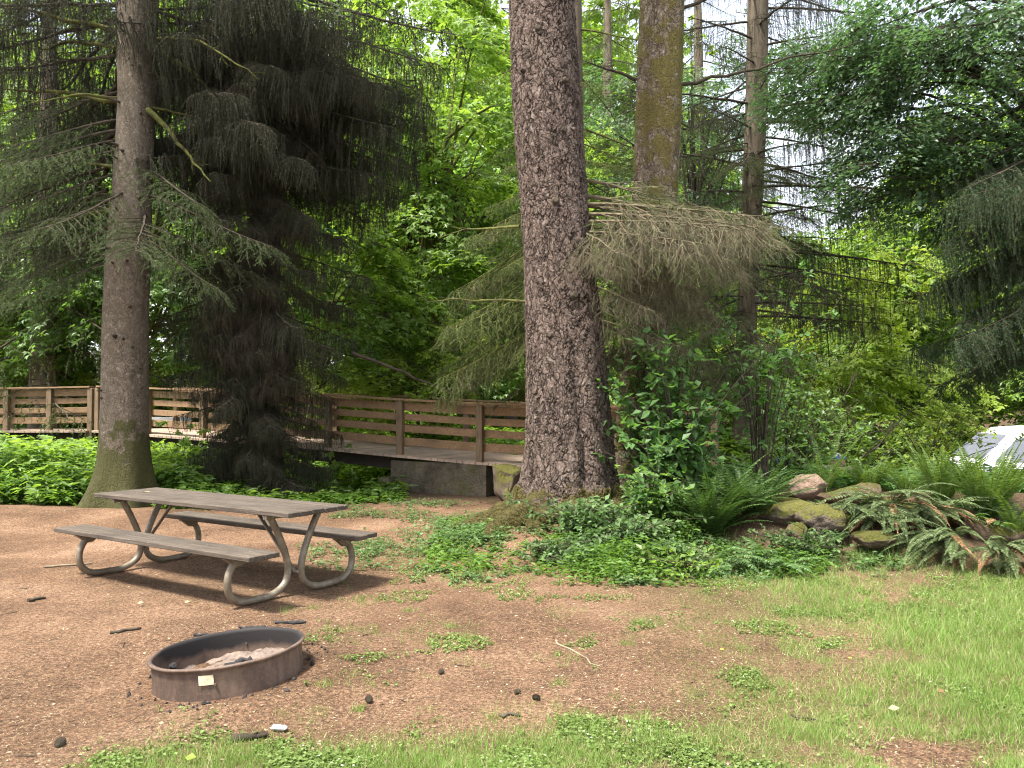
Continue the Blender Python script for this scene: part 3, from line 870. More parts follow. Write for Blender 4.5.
def rocks():
    g = 'boulders heaped along the fern bank'
    data = [  # px, py centre, d, size(x,y,z), mat, label
        (805, 491, 9.6, (.24, .2, .17), 'rock_bare', 'pointed reddish boulder on top of the bank, left of the ferns'),
        (740, 505, 9.6, (.55, .35, .12), 'rock_bare', 'flat reddish stone slab behind the fern shrub at the left of the bank'),
        (792, 512, 9.0, (.32, .25, .13), 'rock_moss', 'boulder covered in yellow moss below the pointed reddish one'),
        (860, 498, 9.4, (.34, .28, .15), 'rock', 'reddish boulder with a mossy crown right of the pointed one'),
        (893, 508, 9.1, (.42, .3, .15), 'rock', 'sloping moss streaked boulder in the middle of the bank'),
        (826, 519, 8.7, (.25, .2, .14), 'rock_moss', 'dark mossy boulder at the front of the bank'),
        (800, 533, 8.4, (.12, .12, .11), 'rock', 'small dark rounded stone at the foot of the bank'),
        (940, 510, 9.3, (.28, .2, .10), 'rock', 'tan boulder half hidden under fronds left of the tall fern'),
        (870, 538, 8.3, (.26, .2, .09), 'rock', 'low dark boulder under the grey fronds'),
        (990, 532, 8.6, (.34, .2, .12), 'rock', 'boulder at the right edge of the bank beneath the tall fern'),
    ]
    for k, (px, py, d, s, m, lab) in enumerate(data):
        c = at(px, py, d)
        o = boulder(c, s, 20 + k, M[m], rng.uniform(-.5, .5)).build('boulder', M[m], smooth=True)
        tag(o, lab, 'boulder', g)
    c = at(508, 481, 12.9); c[2] -= .02
    o = boulder(c, (.42, .4, .36), 77, M['rock_moss']).build('boulder', M['rock_moss'], smooth=True); tag(o, 'round mossy boulder between the bridge abutment and the big spruce', 'boulder')
rocks()
# ------------------------------------------------------------------ trees
def trunk_rows(rows, d):
    out = []
    for py, l, r in rows:
        p, q = at(l, py, d), at(r, py, d); c = (p + q) / 2
        out.append((c[2], c[0], d, (q[0] - p[0]) / 2))
    return sorted(out)

def trunk_mesh(rows, top, na=48, dz=.08, seed=0, flute=.04, root=0.0, groove=None, fine_to=None, lobes=5, basebot=-.3):
    """rows (z, x, y, r) from photo; continues upward to 'top' (z, dx, r)"""
    rows = list(rows)
    z, x, y, r = rows[0]; rows.insert(0, (basebot, x, y, r * 1.12))
    zt, dx, rt = top
    rows.append((zt, rows[-1][1] + dx, rows[-1][2], rt))
    A = np.array(rows)
    zs = np.arange(A[0, 0], A[-1, 0], dz)
    if fine_to: zs = np.concatenate([zs[zs < fine_to], np.arange(fine_to, A[-1, 0], .3)])
    def ip(k):
        v = np.interp(zs, A[:, 0], A[:, k]); kk = np.ones(5) / 5
        p = np.pad(v, 2, 'edge'); return np.convolve(p, kk, 'valid')
    X, Y, R = ip(1), ip(2), ip(3)
    a = np.arange(na) * 2 * PI / na
    Z, AA = np.meshgrid(zs, a, indexing='ij')
    g0 = rows[1][0]
    low = np.clip(1 - (Z - g0) / 1.3, 0, 1)
    rr = R[:, None] * (1 + flute * 2 * (vnoise(np.cos(AA) * 1.6 + seed, np.sin(AA) * 1.6, Z * .35) - .5)
                       + .03 * (vnoise(np.cos(AA) * 5 + seed, np.sin(AA) * 5, Z * 1.6) - .5))
    if root: rr = rr * (1 + root * low**2 * (np.cos(AA * lobes + seed) * .5 + .3 * np.cos(AA * (lobes - 2) + 1.3 * seed)))
    if groove is not None:
        for ga, depth, wdt, ztop in groove:
            dd = np.abs((AA - ga - .07 * np.sin(Z * 2.3) - .03 * np.sin(Z * 7) + PI) % (2 * PI) - PI)
            rr = rr * (1 - depth * np.exp(-(dd / wdt)**2) * np.clip((ztop - Z) / 1.6, 0, 1))
    v = np.stack([X[:, None] + rr * np.cos(AA), Y[:, None] + rr * np.sin(AA), Z], -1).reshape(-1, 3)
    n, m = len(zs), na
    i, j = np.meshgrid(np.arange(n - 1), np.arange(m), indexing='ij')
    f = np.stack([i * m + j, i * m + (j + 1) % m, (i + 1) * m + (j + 1) % m, (i + 1) * m + j], -1).reshape(-1, 4)
    mb = MB(); mb.add(v, f)
    ax = lambda z: np.array([np.interp(z, zs, X), np.interp(z, zs, Y), z])
    rad = lambda z: float(np.interp(z, zs, R))
    return mb, ax, rad

def place_branch(mb, proto, p, az, sc, pitch=0.0, roll=0.0, mats=None):
    mb.merge(proto, rotz(az) @ roty(pitch) @ rotx(roll), p, sc, mats)

def ring_of(mb, ax, rad, protos, zs, azs, scs, pitch=.0, mats=None):
    for z, az, sc in zip(zs, azs, scs):
        p = ax(z) + np.array([math.cos(az), math.sin(az), 0]) * rad(z) * .8
        place_branch(mb, protos[rng.integers(len(protos))], p, az, sc, pitch + rng.uniform(-.08, .12), rng.uniform(-.2, .2), mats)

# bough prototypes
P_hang = [conifer_branch(3.0, 24, 11, hang=.6, droop=.20, uptip=.05, per=30, nl=.036, nw=.0055, wr=.035, spread=.38) for _ in range(3)]
P_hang_lo = [conifer_branch(3.0, 14, 7, hang=.6, droop=.25, uptip=.05, per=12, nl=.045, nw=.006, wr=.035, spread=.35) for _ in range(2)]
P_green = [conifer_branch(2.6, 26, 12, hang=-.26, droop=.32, uptip=.12, per=22, nl=.030, nw=.0045, wr=.03, spread=.5, curl=.4) for _ in range(3)]
P_dead = [conifer_branch(2.4, 24, 11, hang=.5, messy=1.6, droop=.12, uptip=.0, per=34, nl=.036, nw=.0026, wr=.03, spread=.42, dead=.85, keep=1) for _ in range(2)]
P_airy = [conifer_branch(3.4, 16, 8, hang=.75, droop=.14, uptip=.0, per=26, nl=.036, nw=.006, wr=.035, spread=.25, keep=.75) for _ in range(3)]
P_crown = [conifer_branch(3.0, 14, 6, hang=.35, droop=.25, uptip=.1, per=8, nl=.07, nw=.014, wr=.04, spread=.45) for _ in range(2)]
P_far = [conifer_branch(3.0, 14, 6, hang=.4, droop=.28, uptip=.1, per=9, nl=.06, nw=.010, wr=.04, spread=.45) for _ in range(2)]

def bare_limb(mb, p, az, L, pitch, r=.035, mat=0, kinks=6, twigs=10, droop=.1, tmat=0, up=0):
    t = np.linspace(0, 1, 12)
    w = np.cumsum(rng.normal(0, .035, 12)); w2 = np.cumsum(rng.normal(0, .03, 12))
    P = np.stack([L * t, L * .5 * w, L * (.4 * w2 - droop * t**2 + up * t)], 1) @ (rotz(az) @ roty(pitch)).T + p
    tube(mb, P, r * (1 - .8 * t), 7, mat, cap=False)
    k = rng.uniform(.25, 1, twigs)
    A = np.stack([np.interp(k, t, P[:, q]) for q in range(3)], 1)
    d = unit(unit(np.gradient(P, axis=0))[(k * 11).astype(int)] + rng.normal(0, .8, (twigs, 3)))
    B = A + d * rng.uniform(.15, .5, twigs)[:, None] * L * .3
    sticks(mb, A, B, .008, .003, tmat)
    a2 = A + (B - A) * .6; b2 = a2 + unit(d + rng.normal(0, .7, d.shape)) * .15; sticks(mb, a2, b2, .004, .002, tmat)
    return P

def tree_shell(name, label, base, cat='tree', group=None):
    return thing(name, base, label, cat, group)

# ---- big central spruce
def big_spruce():
    rows = trunk_rows([(0, 510, 573.5), (50, 511, 576), (100, 513, 580), (150, 516, 583), (200, 521, 587), (256, 525, 592), (300, 526, 598),
                       (356, 527, 604), (410, 526.5, 609), (450, 525, 613), (480, 521, 617), (500, 513, 621), (516, 505, 624), (530, 500, 628)], 10.45)
    mb, ax, rad = trunk_mesh(rows, (19, -.3, .12), na=420, dz=.016, seed=2, flute=.03, root=.24, lobes=7, fine_to=7.3,
                             groove=[(-PI / 2 + .24, .15, .14, 2.9), (-PI / 2 - .75, .05, .3, 1.5), (-PI / 2 + 1.0, .07, .2, 2.0)])
    t = tree_shell('spruce_tree', 'big straight spruce trunk with scaly reddish bark in the centre of the campsite', (TRC[0], TRC[1], .2))
    for (z, a_, l_, r_) in [(6.4, -1.75, .05, .05), (5.75, -1.05, .06, .045), (5.1, -1.2, .05, .04), (4.2, -1.6, .05, .05), (3.6, -1.0, .07, .03), (3.0, -1.3, .05, .05), (5.9, -2.3, .06, .03), (2.5, -2.0, .04, .04), (6.9, -1.2, .05, .04)]:
        p = ax(z) + np.array([math.cos(a_), math.sin(a_), 0]) * (rad(z) - .02); q = p + np.array([math.cos(a_), math.sin(a_), .1]) * (l_ + .02)
        tube(mb, [p, (p + q) / 2, q], [r_ * 1.3, r_, r_ * .6], 9, 1)
    mb.build('trunk', [M['bark'], M['limb']], t, True)
    for (a_, L_, r_) in [(-2.15, 1.15, .17), (-1.35, 1.0, .15), (-2.9, .9, .14), (-.55, .9, .14), (-1.75, .75, .12)]:
        u = np.linspace(0, 1, 12); rr_ = .62 + L_ * u; aa_ = a_ + .25 * np.sin(u * 3) * rng.uniform(-1, 1)
        X_, Y_ = TRC[0] + rr_ * np.cos(aa_), TRC[1] + rr_ * np.sin(aa_); Z_ = gh(X_, Y_) + r_ * (.75 - 1.1 * u)
        rm = MB(); tube(rm, np.stack([X_, Y_, Z_], 1), r_ * (1.05 - .65 * u), 14); rm.build('root', M['bark'], t, True)
    cr = MB()
    # dry twiggy boughs on the right side
    for (px, py, az, sc, pit) in [(586, 204, -.15, .95, -.02), (588, 222, -.5, .85, .02), (588, 238, -.2, .75, .05), (586, 214, -.30, .92, .02), (588, 232, -.75, .72, .10), (584, 205, .25, .95, -.02), (582, 250, -1.15, .45, .25), (590, 225, .05, .8, .12)]:
        p = at(px, py, 10.3); place_branch(cr, P_dead[rng.integers(2)], p - [.08, 0, 0], az, sc, pit, 0)
    for (px, py, az, sc) in [(528, 300, PI + .2, .4), (520, 225, PI - .5, .45)]:
        bare_limb(cr, at(px, py, 10.5), az, 1.3, -.1, .02, 3, twigs=6, tmat=3)
    for (px, py, az, sc, pit) in [(602, 318, -.6, .4, .25), (598, 270, .25, .7, .1), (590, 244, -.35, .6, .12), (596, 262, -.1, .62, .15), (600, 285, -.9, .42, .3), (590, 232, -1.35, .5, .3), (602, 275, .3, .75, .1)]:
        place_branch(cr, P_dead[rng.integers(2)], at(px, py, 10.3) - [.1, 0, 0], az, sc, pit, .2)
    for (px, py, az, sc, pit) in [(598, 300, -.2, .6, .3), (590, 215, -.7, .7, .25), (600, 320, .3, .75, .2), (588, 196, .12, 1.05, -.08), (590, 180, .4, .9, -.1)]:
        place_branch(cr, P_green[rng.integers(3)], at(px, py, 10.4) - [.1, 0, 0], az, sc, pit, .1)
    cr.build('dry_boughs', [M['dry_wood'], M['ndl_mid'], M['ndl_olive'], M['limb_moss']], t)
    top = MB()
    n = 22; zs = np.linspace(11.5, 18.4, n); azs = np.arange(n) * 2.4
    ring_of(top, ax, rad, P_crown, zs, azs, 1.15 * (1 - (zs - 8.9) / 12) , .05)
    top.build('crown', [M['limb'], M['ndl_mid'], M['ndl_brown']], t)
big_spruce()

# ---- spruce behind the picnic table (left)
def left_spruce():
    rows = trunk_rows([(0, 118, 157), (100, 119, 153), (200, 113, 150), (250, 108, 149), (290, 106, 148), (350, 104, 147), (400, 103, 147), (440, 101, 147),
                       (465, 98, 149), (485, 92, 152), (500, 86, 156), (515, 78, 160)], 12.7)
    mb, ax, rad = trunk_mesh(rows, (18, -.1, .1), na=110, dz=.05, seed=5, flute=.05, root=.25, lobes=5, fine_to=8.3)
    t = tree_shell('spruce_tree', 'grey barked spruce standing behind the picnic table with bare mossy limbs up high', (-6.1, 12.7, 0))
    for q in range(34):
        z = rng.uniform(1.6, 8.2); a_ = rng.uniform(-2.9, -.2); r_ = rng.uniform(.012, .028); l_ = rng.uniform(.03, .14)
        p = ax(z) + np.array([math.cos(a_), math.sin(a_), 0]) * (rad(z) - .02); e_ = p + np.array([math.cos(a_), math.sin(a_), rng.uniform(-.2, .3)]) * (l_ + .02)
        tube(mb, [p, (p + e_) / 2, e_], [r_ * 1.4, r_, r_ * .6], 7, 1)
    mb.build('trunk', [M['bark_left'], M['limb']], t, True)
    for (px, py, az, L, pit, dr, r) in [(120, 38, PI + .15, 2.2, -.12, -.05, .045), (118, 47, PI - .2, 2.0, -.18, .1, .04), (118, 98, PI - .1, 2.4, -.16, .05, .045), (155, 42, -.3, 2.0, .18, .35, .035),
                               (152, 45, .5, 1.9, .45, .3, .045), (150, 110, -.2, 1.7, .8, .0, .05), (150, 108, .5, 1.3, .0, .1, .025), (118, 165, PI + .3, 1.2, -.02, .0, .03),
                               (112, 210, PI + .6, 1.1, .35, .1, .03), (140, 0, -1.2, 1.0, -.3, .0, .03), (118, 98, PI + .9, 1.3, .1, .2, .03), (146, 40, -1.0, .9, -.5, .1, .02)]:
        lm = MB(); bare_limb(lm, at(px, py, 12.6), az, L, pit, r, 0, twigs=9, droop=dr, tmat=0)
        lm.build('bare_limb', [M['limb_moss']], t, True)
    cr = MB()
    spec = [  # px,py,az,sc,pitch : green boughs in the lower half
        (118, 92, PI - .1, .85, .10), (116, 120, PI + .5, .8, .2), (120, 140, -2.0, .75, .25), (118, 165, PI, .95, .15), (114, 175, PI + .8, .7, .3), (110, 205, PI + .2, .9, .2),
        (148, 170, -.7, .75, .25), (149, 195, -.25, .9, .2), (146, 215, -1.2, .8, .25), (130, 190, -1.7, .8, .3), (110, 240, PI + .1, .8, .25), (148, 240, -.5, .7, .3),
        (112, 225, PI - .5, .95, .2), (150, 225, .4, .8, .2), (110, 150, PI - .8, .95, .15), (118, 130, PI + .25, 1.0, .15), (108, 262, PI + .55, .65, .3), (120, 150, -2.4, .7, .25)]
    for px, py, az, sc, pit in spec:
        place_branch(cr, P_green[rng.integers(3)], at(px, py, 12.65), az, sc, pit, rng.uniform(-.2, .2))
    for px, py, az, sc, pit in [(118, 20, PI, 1.0, .1), (118, 30, PI - .6, 1.1, .1), (118, 5, PI + .5, .9, .1), (118, -20, PI - .2, 1.1, .1), (118, 70, PI - 1, 1., .1), (108, 190, PI - .35, .95, .1), (108, 170, PI - .8, 1., .1),
                                (118, -40, PI + .2, 1.1, .1), (118, 55, PI + .1, .9, .05), (118, 40, PI - .9, 1.0, .1), (118, 10, PI - 1.1, 1.1, .1), (118, 85, PI - .6, .9, .1), (118, -10, PI + .7, .9, .1), (150, 10, .3, .8, .1), (150, 40, .9, .8, .1), (150, -15, -.2, .9, .1), (150, 70, .5, .7, .1), (150, -30, .6, 1.1, .1), (118, 130, PI - .5, 1.05, .12)]:
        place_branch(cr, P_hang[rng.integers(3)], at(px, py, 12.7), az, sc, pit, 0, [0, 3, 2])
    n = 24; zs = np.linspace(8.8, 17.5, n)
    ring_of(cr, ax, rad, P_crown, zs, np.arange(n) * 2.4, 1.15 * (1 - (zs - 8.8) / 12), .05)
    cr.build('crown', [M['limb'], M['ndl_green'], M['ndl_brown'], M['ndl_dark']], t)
left_spruce()

# ---- dark curtain spruce
def curtain_spruce():
    d = 14.3
    rows = trunk_rows([(0, 262, 288), (130, 252, 284), (250, 250, 280), (350, 250, 278), (430, 248, 279), (470, 246, 282)], d)
    mb, ax, rad = trunk_mesh(rows, (17, 0, .08), na=60, dz=.1, seed=9, flute=.06, root=.2, basebot=-1.2)
    t = tree_shell('spruce_tree', 'dark spruce with long hanging curtains of shaded twigs between the table and the bridge', (-4.5, d, 0))
    mb.build('trunk', M['limb'], t, True)
    cr = MB()
    zs, azs, scs = [], [], []
    k = 0
    for z in np.arange(.7, 8.9, .088):
        az = k * 2.399 + rng.uniform(-.3, .3); k += 1
        f = np.interp(z, [.7, 1.8, 3.5, 5.0, 6.2, 7.1, 8.9], [.3, .45, .56, .56, .72, .88, .95])
        c = math.cos(az)
        if c > 0: f *= np.interp(z, [1.5, 4, 5, 9], [1.05, 1.0, .95, .95])
        zs.append(z); azs.append(az); scs.append(f * rng.uniform(.8, 1.1))
        if z > 6.0:
            for q in range(2): zs.append(z + .03 * q); azs.append(rng.uniform(-PI, PI)); scs.append(f * rng.uniform(.7, 1.15))
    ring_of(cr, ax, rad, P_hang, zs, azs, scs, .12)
    for q in range(34):
        z = rng.uniform(.9, 3.4); az = rng.uniform(-2.7, -.4)
        place_branch(cr, P_hang[q % 3], ax(z), az, np.interp(z, [.9, 3.4], [.24, .46]), rng.uniform(.2, .6))
    for q in range(40):
        place_branch(cr, P_hang[q % 3], ax(rng.uniform(.3, 1.8)), rng.uniform(-3.0, -.1), rng.uniform(.28, .46), rng.uniform(.0, .3))
    # the dead brown curtain hanging in front of the trunk
    for z, az, sc in [(6.3, -1.3, .42), (5.9, -1.75, .4), (6.6, -1.0, .5), (5.2, -1.6, .38), (5.5, -1.1, .36), (4.6, -1.5, .35), (7.4, -.9, .6), (7.6, -1.5, .6), (3.0, -1.4, .3), (2.6, -1.0, .3), (2.3, -1.8, .3), (1.9, -1.3, .28), (1.5, -.8, .28), (1.3, -1.7, .26), (3.3, -.8, .33), (2.9, -2.1, .3), (4.3, -1.9, .33), (4.0, -1.2, .33), (3.6, -1.7, .33), (7.9, -.4, .7), (6.9, -.6, .5)] + [(rng.uniform(2.4, 6.4), rng.uniform(-2.5, -.5), rng.uniform(.28, .46)) for _ in range(64)]:
        place_branch(cr, P_hang[rng.integers(3)], ax(z), az, sc * 1.1, rng.uniform(.2, .55), 0, [2, 2, 2])
    n = 20; z2 = np.linspace(9.1, 16.6, n)
    ring_of(cr, ax, rad, P_crown, z2, np.arange(n) * 2.4, 1.1 * (1 - (z2 - 9) / 10), .05)
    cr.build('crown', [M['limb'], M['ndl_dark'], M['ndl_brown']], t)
    # long pale fallen-looking limb low on the right
    lm = MB(); bare_limb(lm, at(352, 352, 14.0), -.05, 2.2, .42, .035, 0, twigs=10, droop=-.05)
    lm.build('bare_limb', [M['limb']], t, True)
curtain_spruce()

# ---- conifer behind the big trunk
def behind_spruce():
    d = 13.4
    rows = trunk_rows([(0, 560, 582), (200, 556, 584), (400, 553, 587), (495, 548, 592)], d)
    mb, ax, rad = trunk_mesh(rows, (15, 0, .07), na=40, dz=.15, seed=12)
    t = tree_shell('spruce_tree', 'grey green spruce with feathery drooping boughs growing right behind the big trunk', (.96, d, 0))
    mb.build('trunk', M['bark_far'], t, True)
    cr = MB(); k = 0
    zs, azs, scs = [], [], []
    for z in np.arange(2.3, 6.4, .11):
        az = k * 2.399; k += 1
        zs.append(z); azs.append(az); scs.append(np.interp(z, [2.3, 3.2, 5.2, 6.4], [.6, .72, .6, .35]) * rng.uniform(.8, 1.1))
    ring_of(cr, ax, rad, P_green, zs, azs, scs, .2)
    ring_of(cr, ax, rad, P_green, [4.6, 4.0, 3.4, 2.9, 5.0, 4.3, 3.7, 3.1, 5.5], [PI, PI + .3, PI - .3, PI, PI + .2, PI - .1, PI + .5, PI + .15, PI], [.8, .85, .85, .85, .65, .8, .85, .85, .5], .25)
    ring_of(cr, ax, rad, P_dead, [4.4, 3.8, 3.1, 5.1], [PI + .1, PI - .2, PI + .3, PI + .4], [.7, .8, .8, .6], .3, [0, 1, 2])
    n = 26; z2 = np.linspace(6.3, 14.6, n)
    ring_of(cr, ax, rad, P_far, z2, np.arange(n) * 2.4, .62 * (1 - (z2 - 6) / 10.5), .15)
    cr.build('crown', [M['limb_moss'], M['ndl_mid'], M['ndl_olive']], t)
behind_spruce()

# ---- mossy alder right of the big trunk
def mossy_alder():
    d = 12.0
    rows = trunk_rows([(0, 640, 684), (50, 639, 682.5), (100, 638, 681), (150, 636, 679), (190, 634.6, 677), (260, 631, 675), (330, 625, 668), (400, 618, 662), (460, 612, 655), (500, 606, 660)], d)
    mb, ax, rad = trunk_mesh(rows, (14, .4, .15), na=120, dz=.04, seed=22, flute=.11, root=.15, fine_to=8.2)
    t = tree_shell('alder_tree', 'slim pale trunk wrapped in olive moss just right of the big spruce', (2.0, d, 0))
    mb.build('trunk', M['bark_moss'], t, True)
    sh = [leaf_spray(70, .8, .10, 'plain', .15) for _ in range(3)]
    cr = MB(); lm = MB()
    for k in range(22):
        az = k * 2.4; z = rng.uniform(9.6, 13.5); r = rng.uniform(.5, 2.8) 
        p = ax(min(z, 13.5)) * 1.0; q = p + np.array([math.cos(az) * r, math.sin(az) * r, rng.uniform(-.3, .9)])
        cr.merge(sh[k % 3], rotz(az), q, rng.uniform(.8, 1.2))
        if k % 3 == 0:
            lm = MB(); tube(lm, smoothpath([ax(z - 1), (ax(z) + q) / 2, q], 4), np.linspace(.05, .012, 9), 6); lm.build('limb', M['limb'], t, True)
    db = MB()
    for q in range(10):
        place_branch(db, P_dead[q % 2], ax(rng.uniform(2.2, 4.4)), -PI / 2 + rng.uniform(-1.1, 1.3), rng.uniform(.35, .6), rng.uniform(.1, .45), rng.uniform(-.3, .3))
    db.build('dry_boughs', [M['dry_wood'], M['ndl_mid'], M['ndl_olive']], t)
    for (px, py, az, L, pit) in [(680, 85, -.1, 2.6, -.28), (682, 10, .2, 1.8, -.5), (636, 80, PI + .2, .9, -.3)]:
        lm = MB(); bare_limb(lm, at(px, py, 12.0), az, L, pit, .03, twigs=14); lm.build('limb', [M['limb']], t, True)
    cr.build('crown', [M['limb'], M['lf_dark']], t)
mossy_alder()

# ---- airy conifer with hanging strands against the sky
def airy_conifer():
    d = 16.0
    rows = trunk_rows([(0, 748, 768), (100, 746, 767), (300, 738, 757), (430, 733, 755), (480, 730, 758)], d)
    mb, ax, rad = trunk_mesh(rows, (16, 0, .08), na=48, dz=.1, seed=31, flute=.05, basebot=-.3)
    t = tree_shell('hemlock_tree', 'thin trunked conifer with sparse hanging strands against the bright sky', (4.7, d, 0))
    mb.build('trunk', M['bark_far'], t, True)
    cr = MB(); k = 0; zs, azs, scs = [], [], []
    for z in np.arange(3.4, 12, .13):
        az = [-.5, .1, -.9, PI + .5, .5, -1.4, PI - .3, 1.3, -.15, -2.2][k % 10] + rng.uniform(-.25, .25); k += 1
        zs.append(z); azs.append(az); scs.append(rng.uniform(.6, 1.05) * np.interp(z, [3.4, 5, 12], [.8, 1, .8]))
    ring_of(cr, ax, rad, P_airy, zs, azs, scs, -.02)
    z3 = np.linspace(2.3, 7.5, 26); ring_of(cr, ax, rad, P_green, z3, -PI / 2 + rng.uniform(-1.7, .7, 26), rng.uniform(.5, .85, 26), .15, [0, 3, 2])
    cr.build('crown', [M['limb'], M['ndl_dark'], M['ndl_brown'], M['ndl_mid']], t)
airy_conifer()

# ---- near-right hemlock boughs hanging into the picture
def right_hemlock():
    bx, by = 8.9, 11.9
    mb, ax, rad = trunk_mesh([(0, bx, by, .42), (4, bx, by, .36), (9, bx, by, .28)], (15, 0, .08), na=40, dz=.2, seed=41)
    t = tree_shell('hemlock_tree', 'hemlock at the right edge whose dark layered boughs hang over the tall fern', (bx, by, 0))
    mb.build('trunk', M['bark_far'], t, True)
    cr = MB()
    zs = np.arange(2.6, 6.2, .14); n = len(zs)
    azs = PI + rng.uniform(-1.0, .75, n)
    ring_of(cr, ax, rad, P_green, zs, azs, rng.uniform(.7, 1.05, n) * np.interp(zs, [2.6, 3.5, 6.2], [.8, .9, .75]), .12)
    ring_of(cr, ax, rad, P_hang, zs[::2], azs[::2] + .2, rng.uniform(.6, .9, len(zs[::2])), .15)
    z2 = np.linspace(6.3, 14.5, 26)
    ring_of(cr, ax, rad, P_crown, z2, np.arange(26) * 2.4, 1.0 * (1 - (z2 - 6) / 10), .1)
    cr.build('crown', [M['limb'], M['ndl_deep'], M['ndl_brown']], t)
right_hemlock()

# ------------------------------------------------------------------ broadleaf trees
def leafy_tree(name, label, base, blobs, sprays, mats, trunk=None, limb_every=6, group=None, cat='tree', tierflat=.35, up=0.0, trunkmat='limb_moss', seedrot=0):
    """blobs: (cx,cy,cz, rx,ry,rz, count, scale). Sprays sit mostly in the outer part of each blob, in flat tiers."""
    t = thing(name, base, label, cat, group)
    base = np.array(base, float)
    tm = MB(); cr = MB()
    top = base + (trunk[0] if trunk else np.array([0, 0, 3.0]))
    r0 = trunk[1] if trunk else .12
    P = smoothpath([base - [0, 0, .3], base + (top - base) * .45 + rng.normal(0, .08, 3), top], 8)
    rr = np.linspace(r0, r0 * .35, len(P)); rr[0] *= 1.3
    tube(tm, P, rr, 12)
    k = 0
    for cx, cy, cz, rx, ry, rz, cnt, sc in blobs:
        for _ in range(cnt):
            u = unit(rng.normal(size=(1, 3)))[0] * rng.uniform(.25, 1) ** .45
            q = np.array([cx, cy, cz]) + u * [rx, ry, rz]
            out = q - np.array([top[0], top[1], q[2]]); az = math.atan2(out[1], out[0]) + rng.normal(0, .5)
            cr.merge(sprays[rng.integers(len(sprays))], rotz(az) @ roty(rng.uniform(-.1, .45)) @ rotx(rng.normal(0, .25)), q, sc * rng.uniform(.75, 1.25))
            k += 1
            if limb_every and k % limb_every == 0:
                s = P[rng.integers(len(P) // 2, len(P))]
                mid = (s + q) / 2 + [0, 0, .15 * np.linalg.norm(q - s)]
                tube(tm, smoothpath([s, mid, q], 4), np.linspace(r0 * .3, .008, 9), 5, cap=False)
    tm.build('trunk', M[trunkmat], t, True)
    cr.build('crown', [M['limb']] + [M[m] for m in mats], t)
    return t

SP_m = [leaf_spray(75, .85, .15, 'lobed', .2, .3) for _ in range(4)]
SP_m2 = [leaf_spray(60, .7, .13, 'lobed', .2, .3) for _ in range(3)]
SP_s = [leaf_spray(100, .7, .105, 'plain', .15, .3, .18) for _ in range(3)]
SP_f = [leaf_spray(60, 1.1, .20, 'lobed', .2, .35, .12) for _ in range(3)]

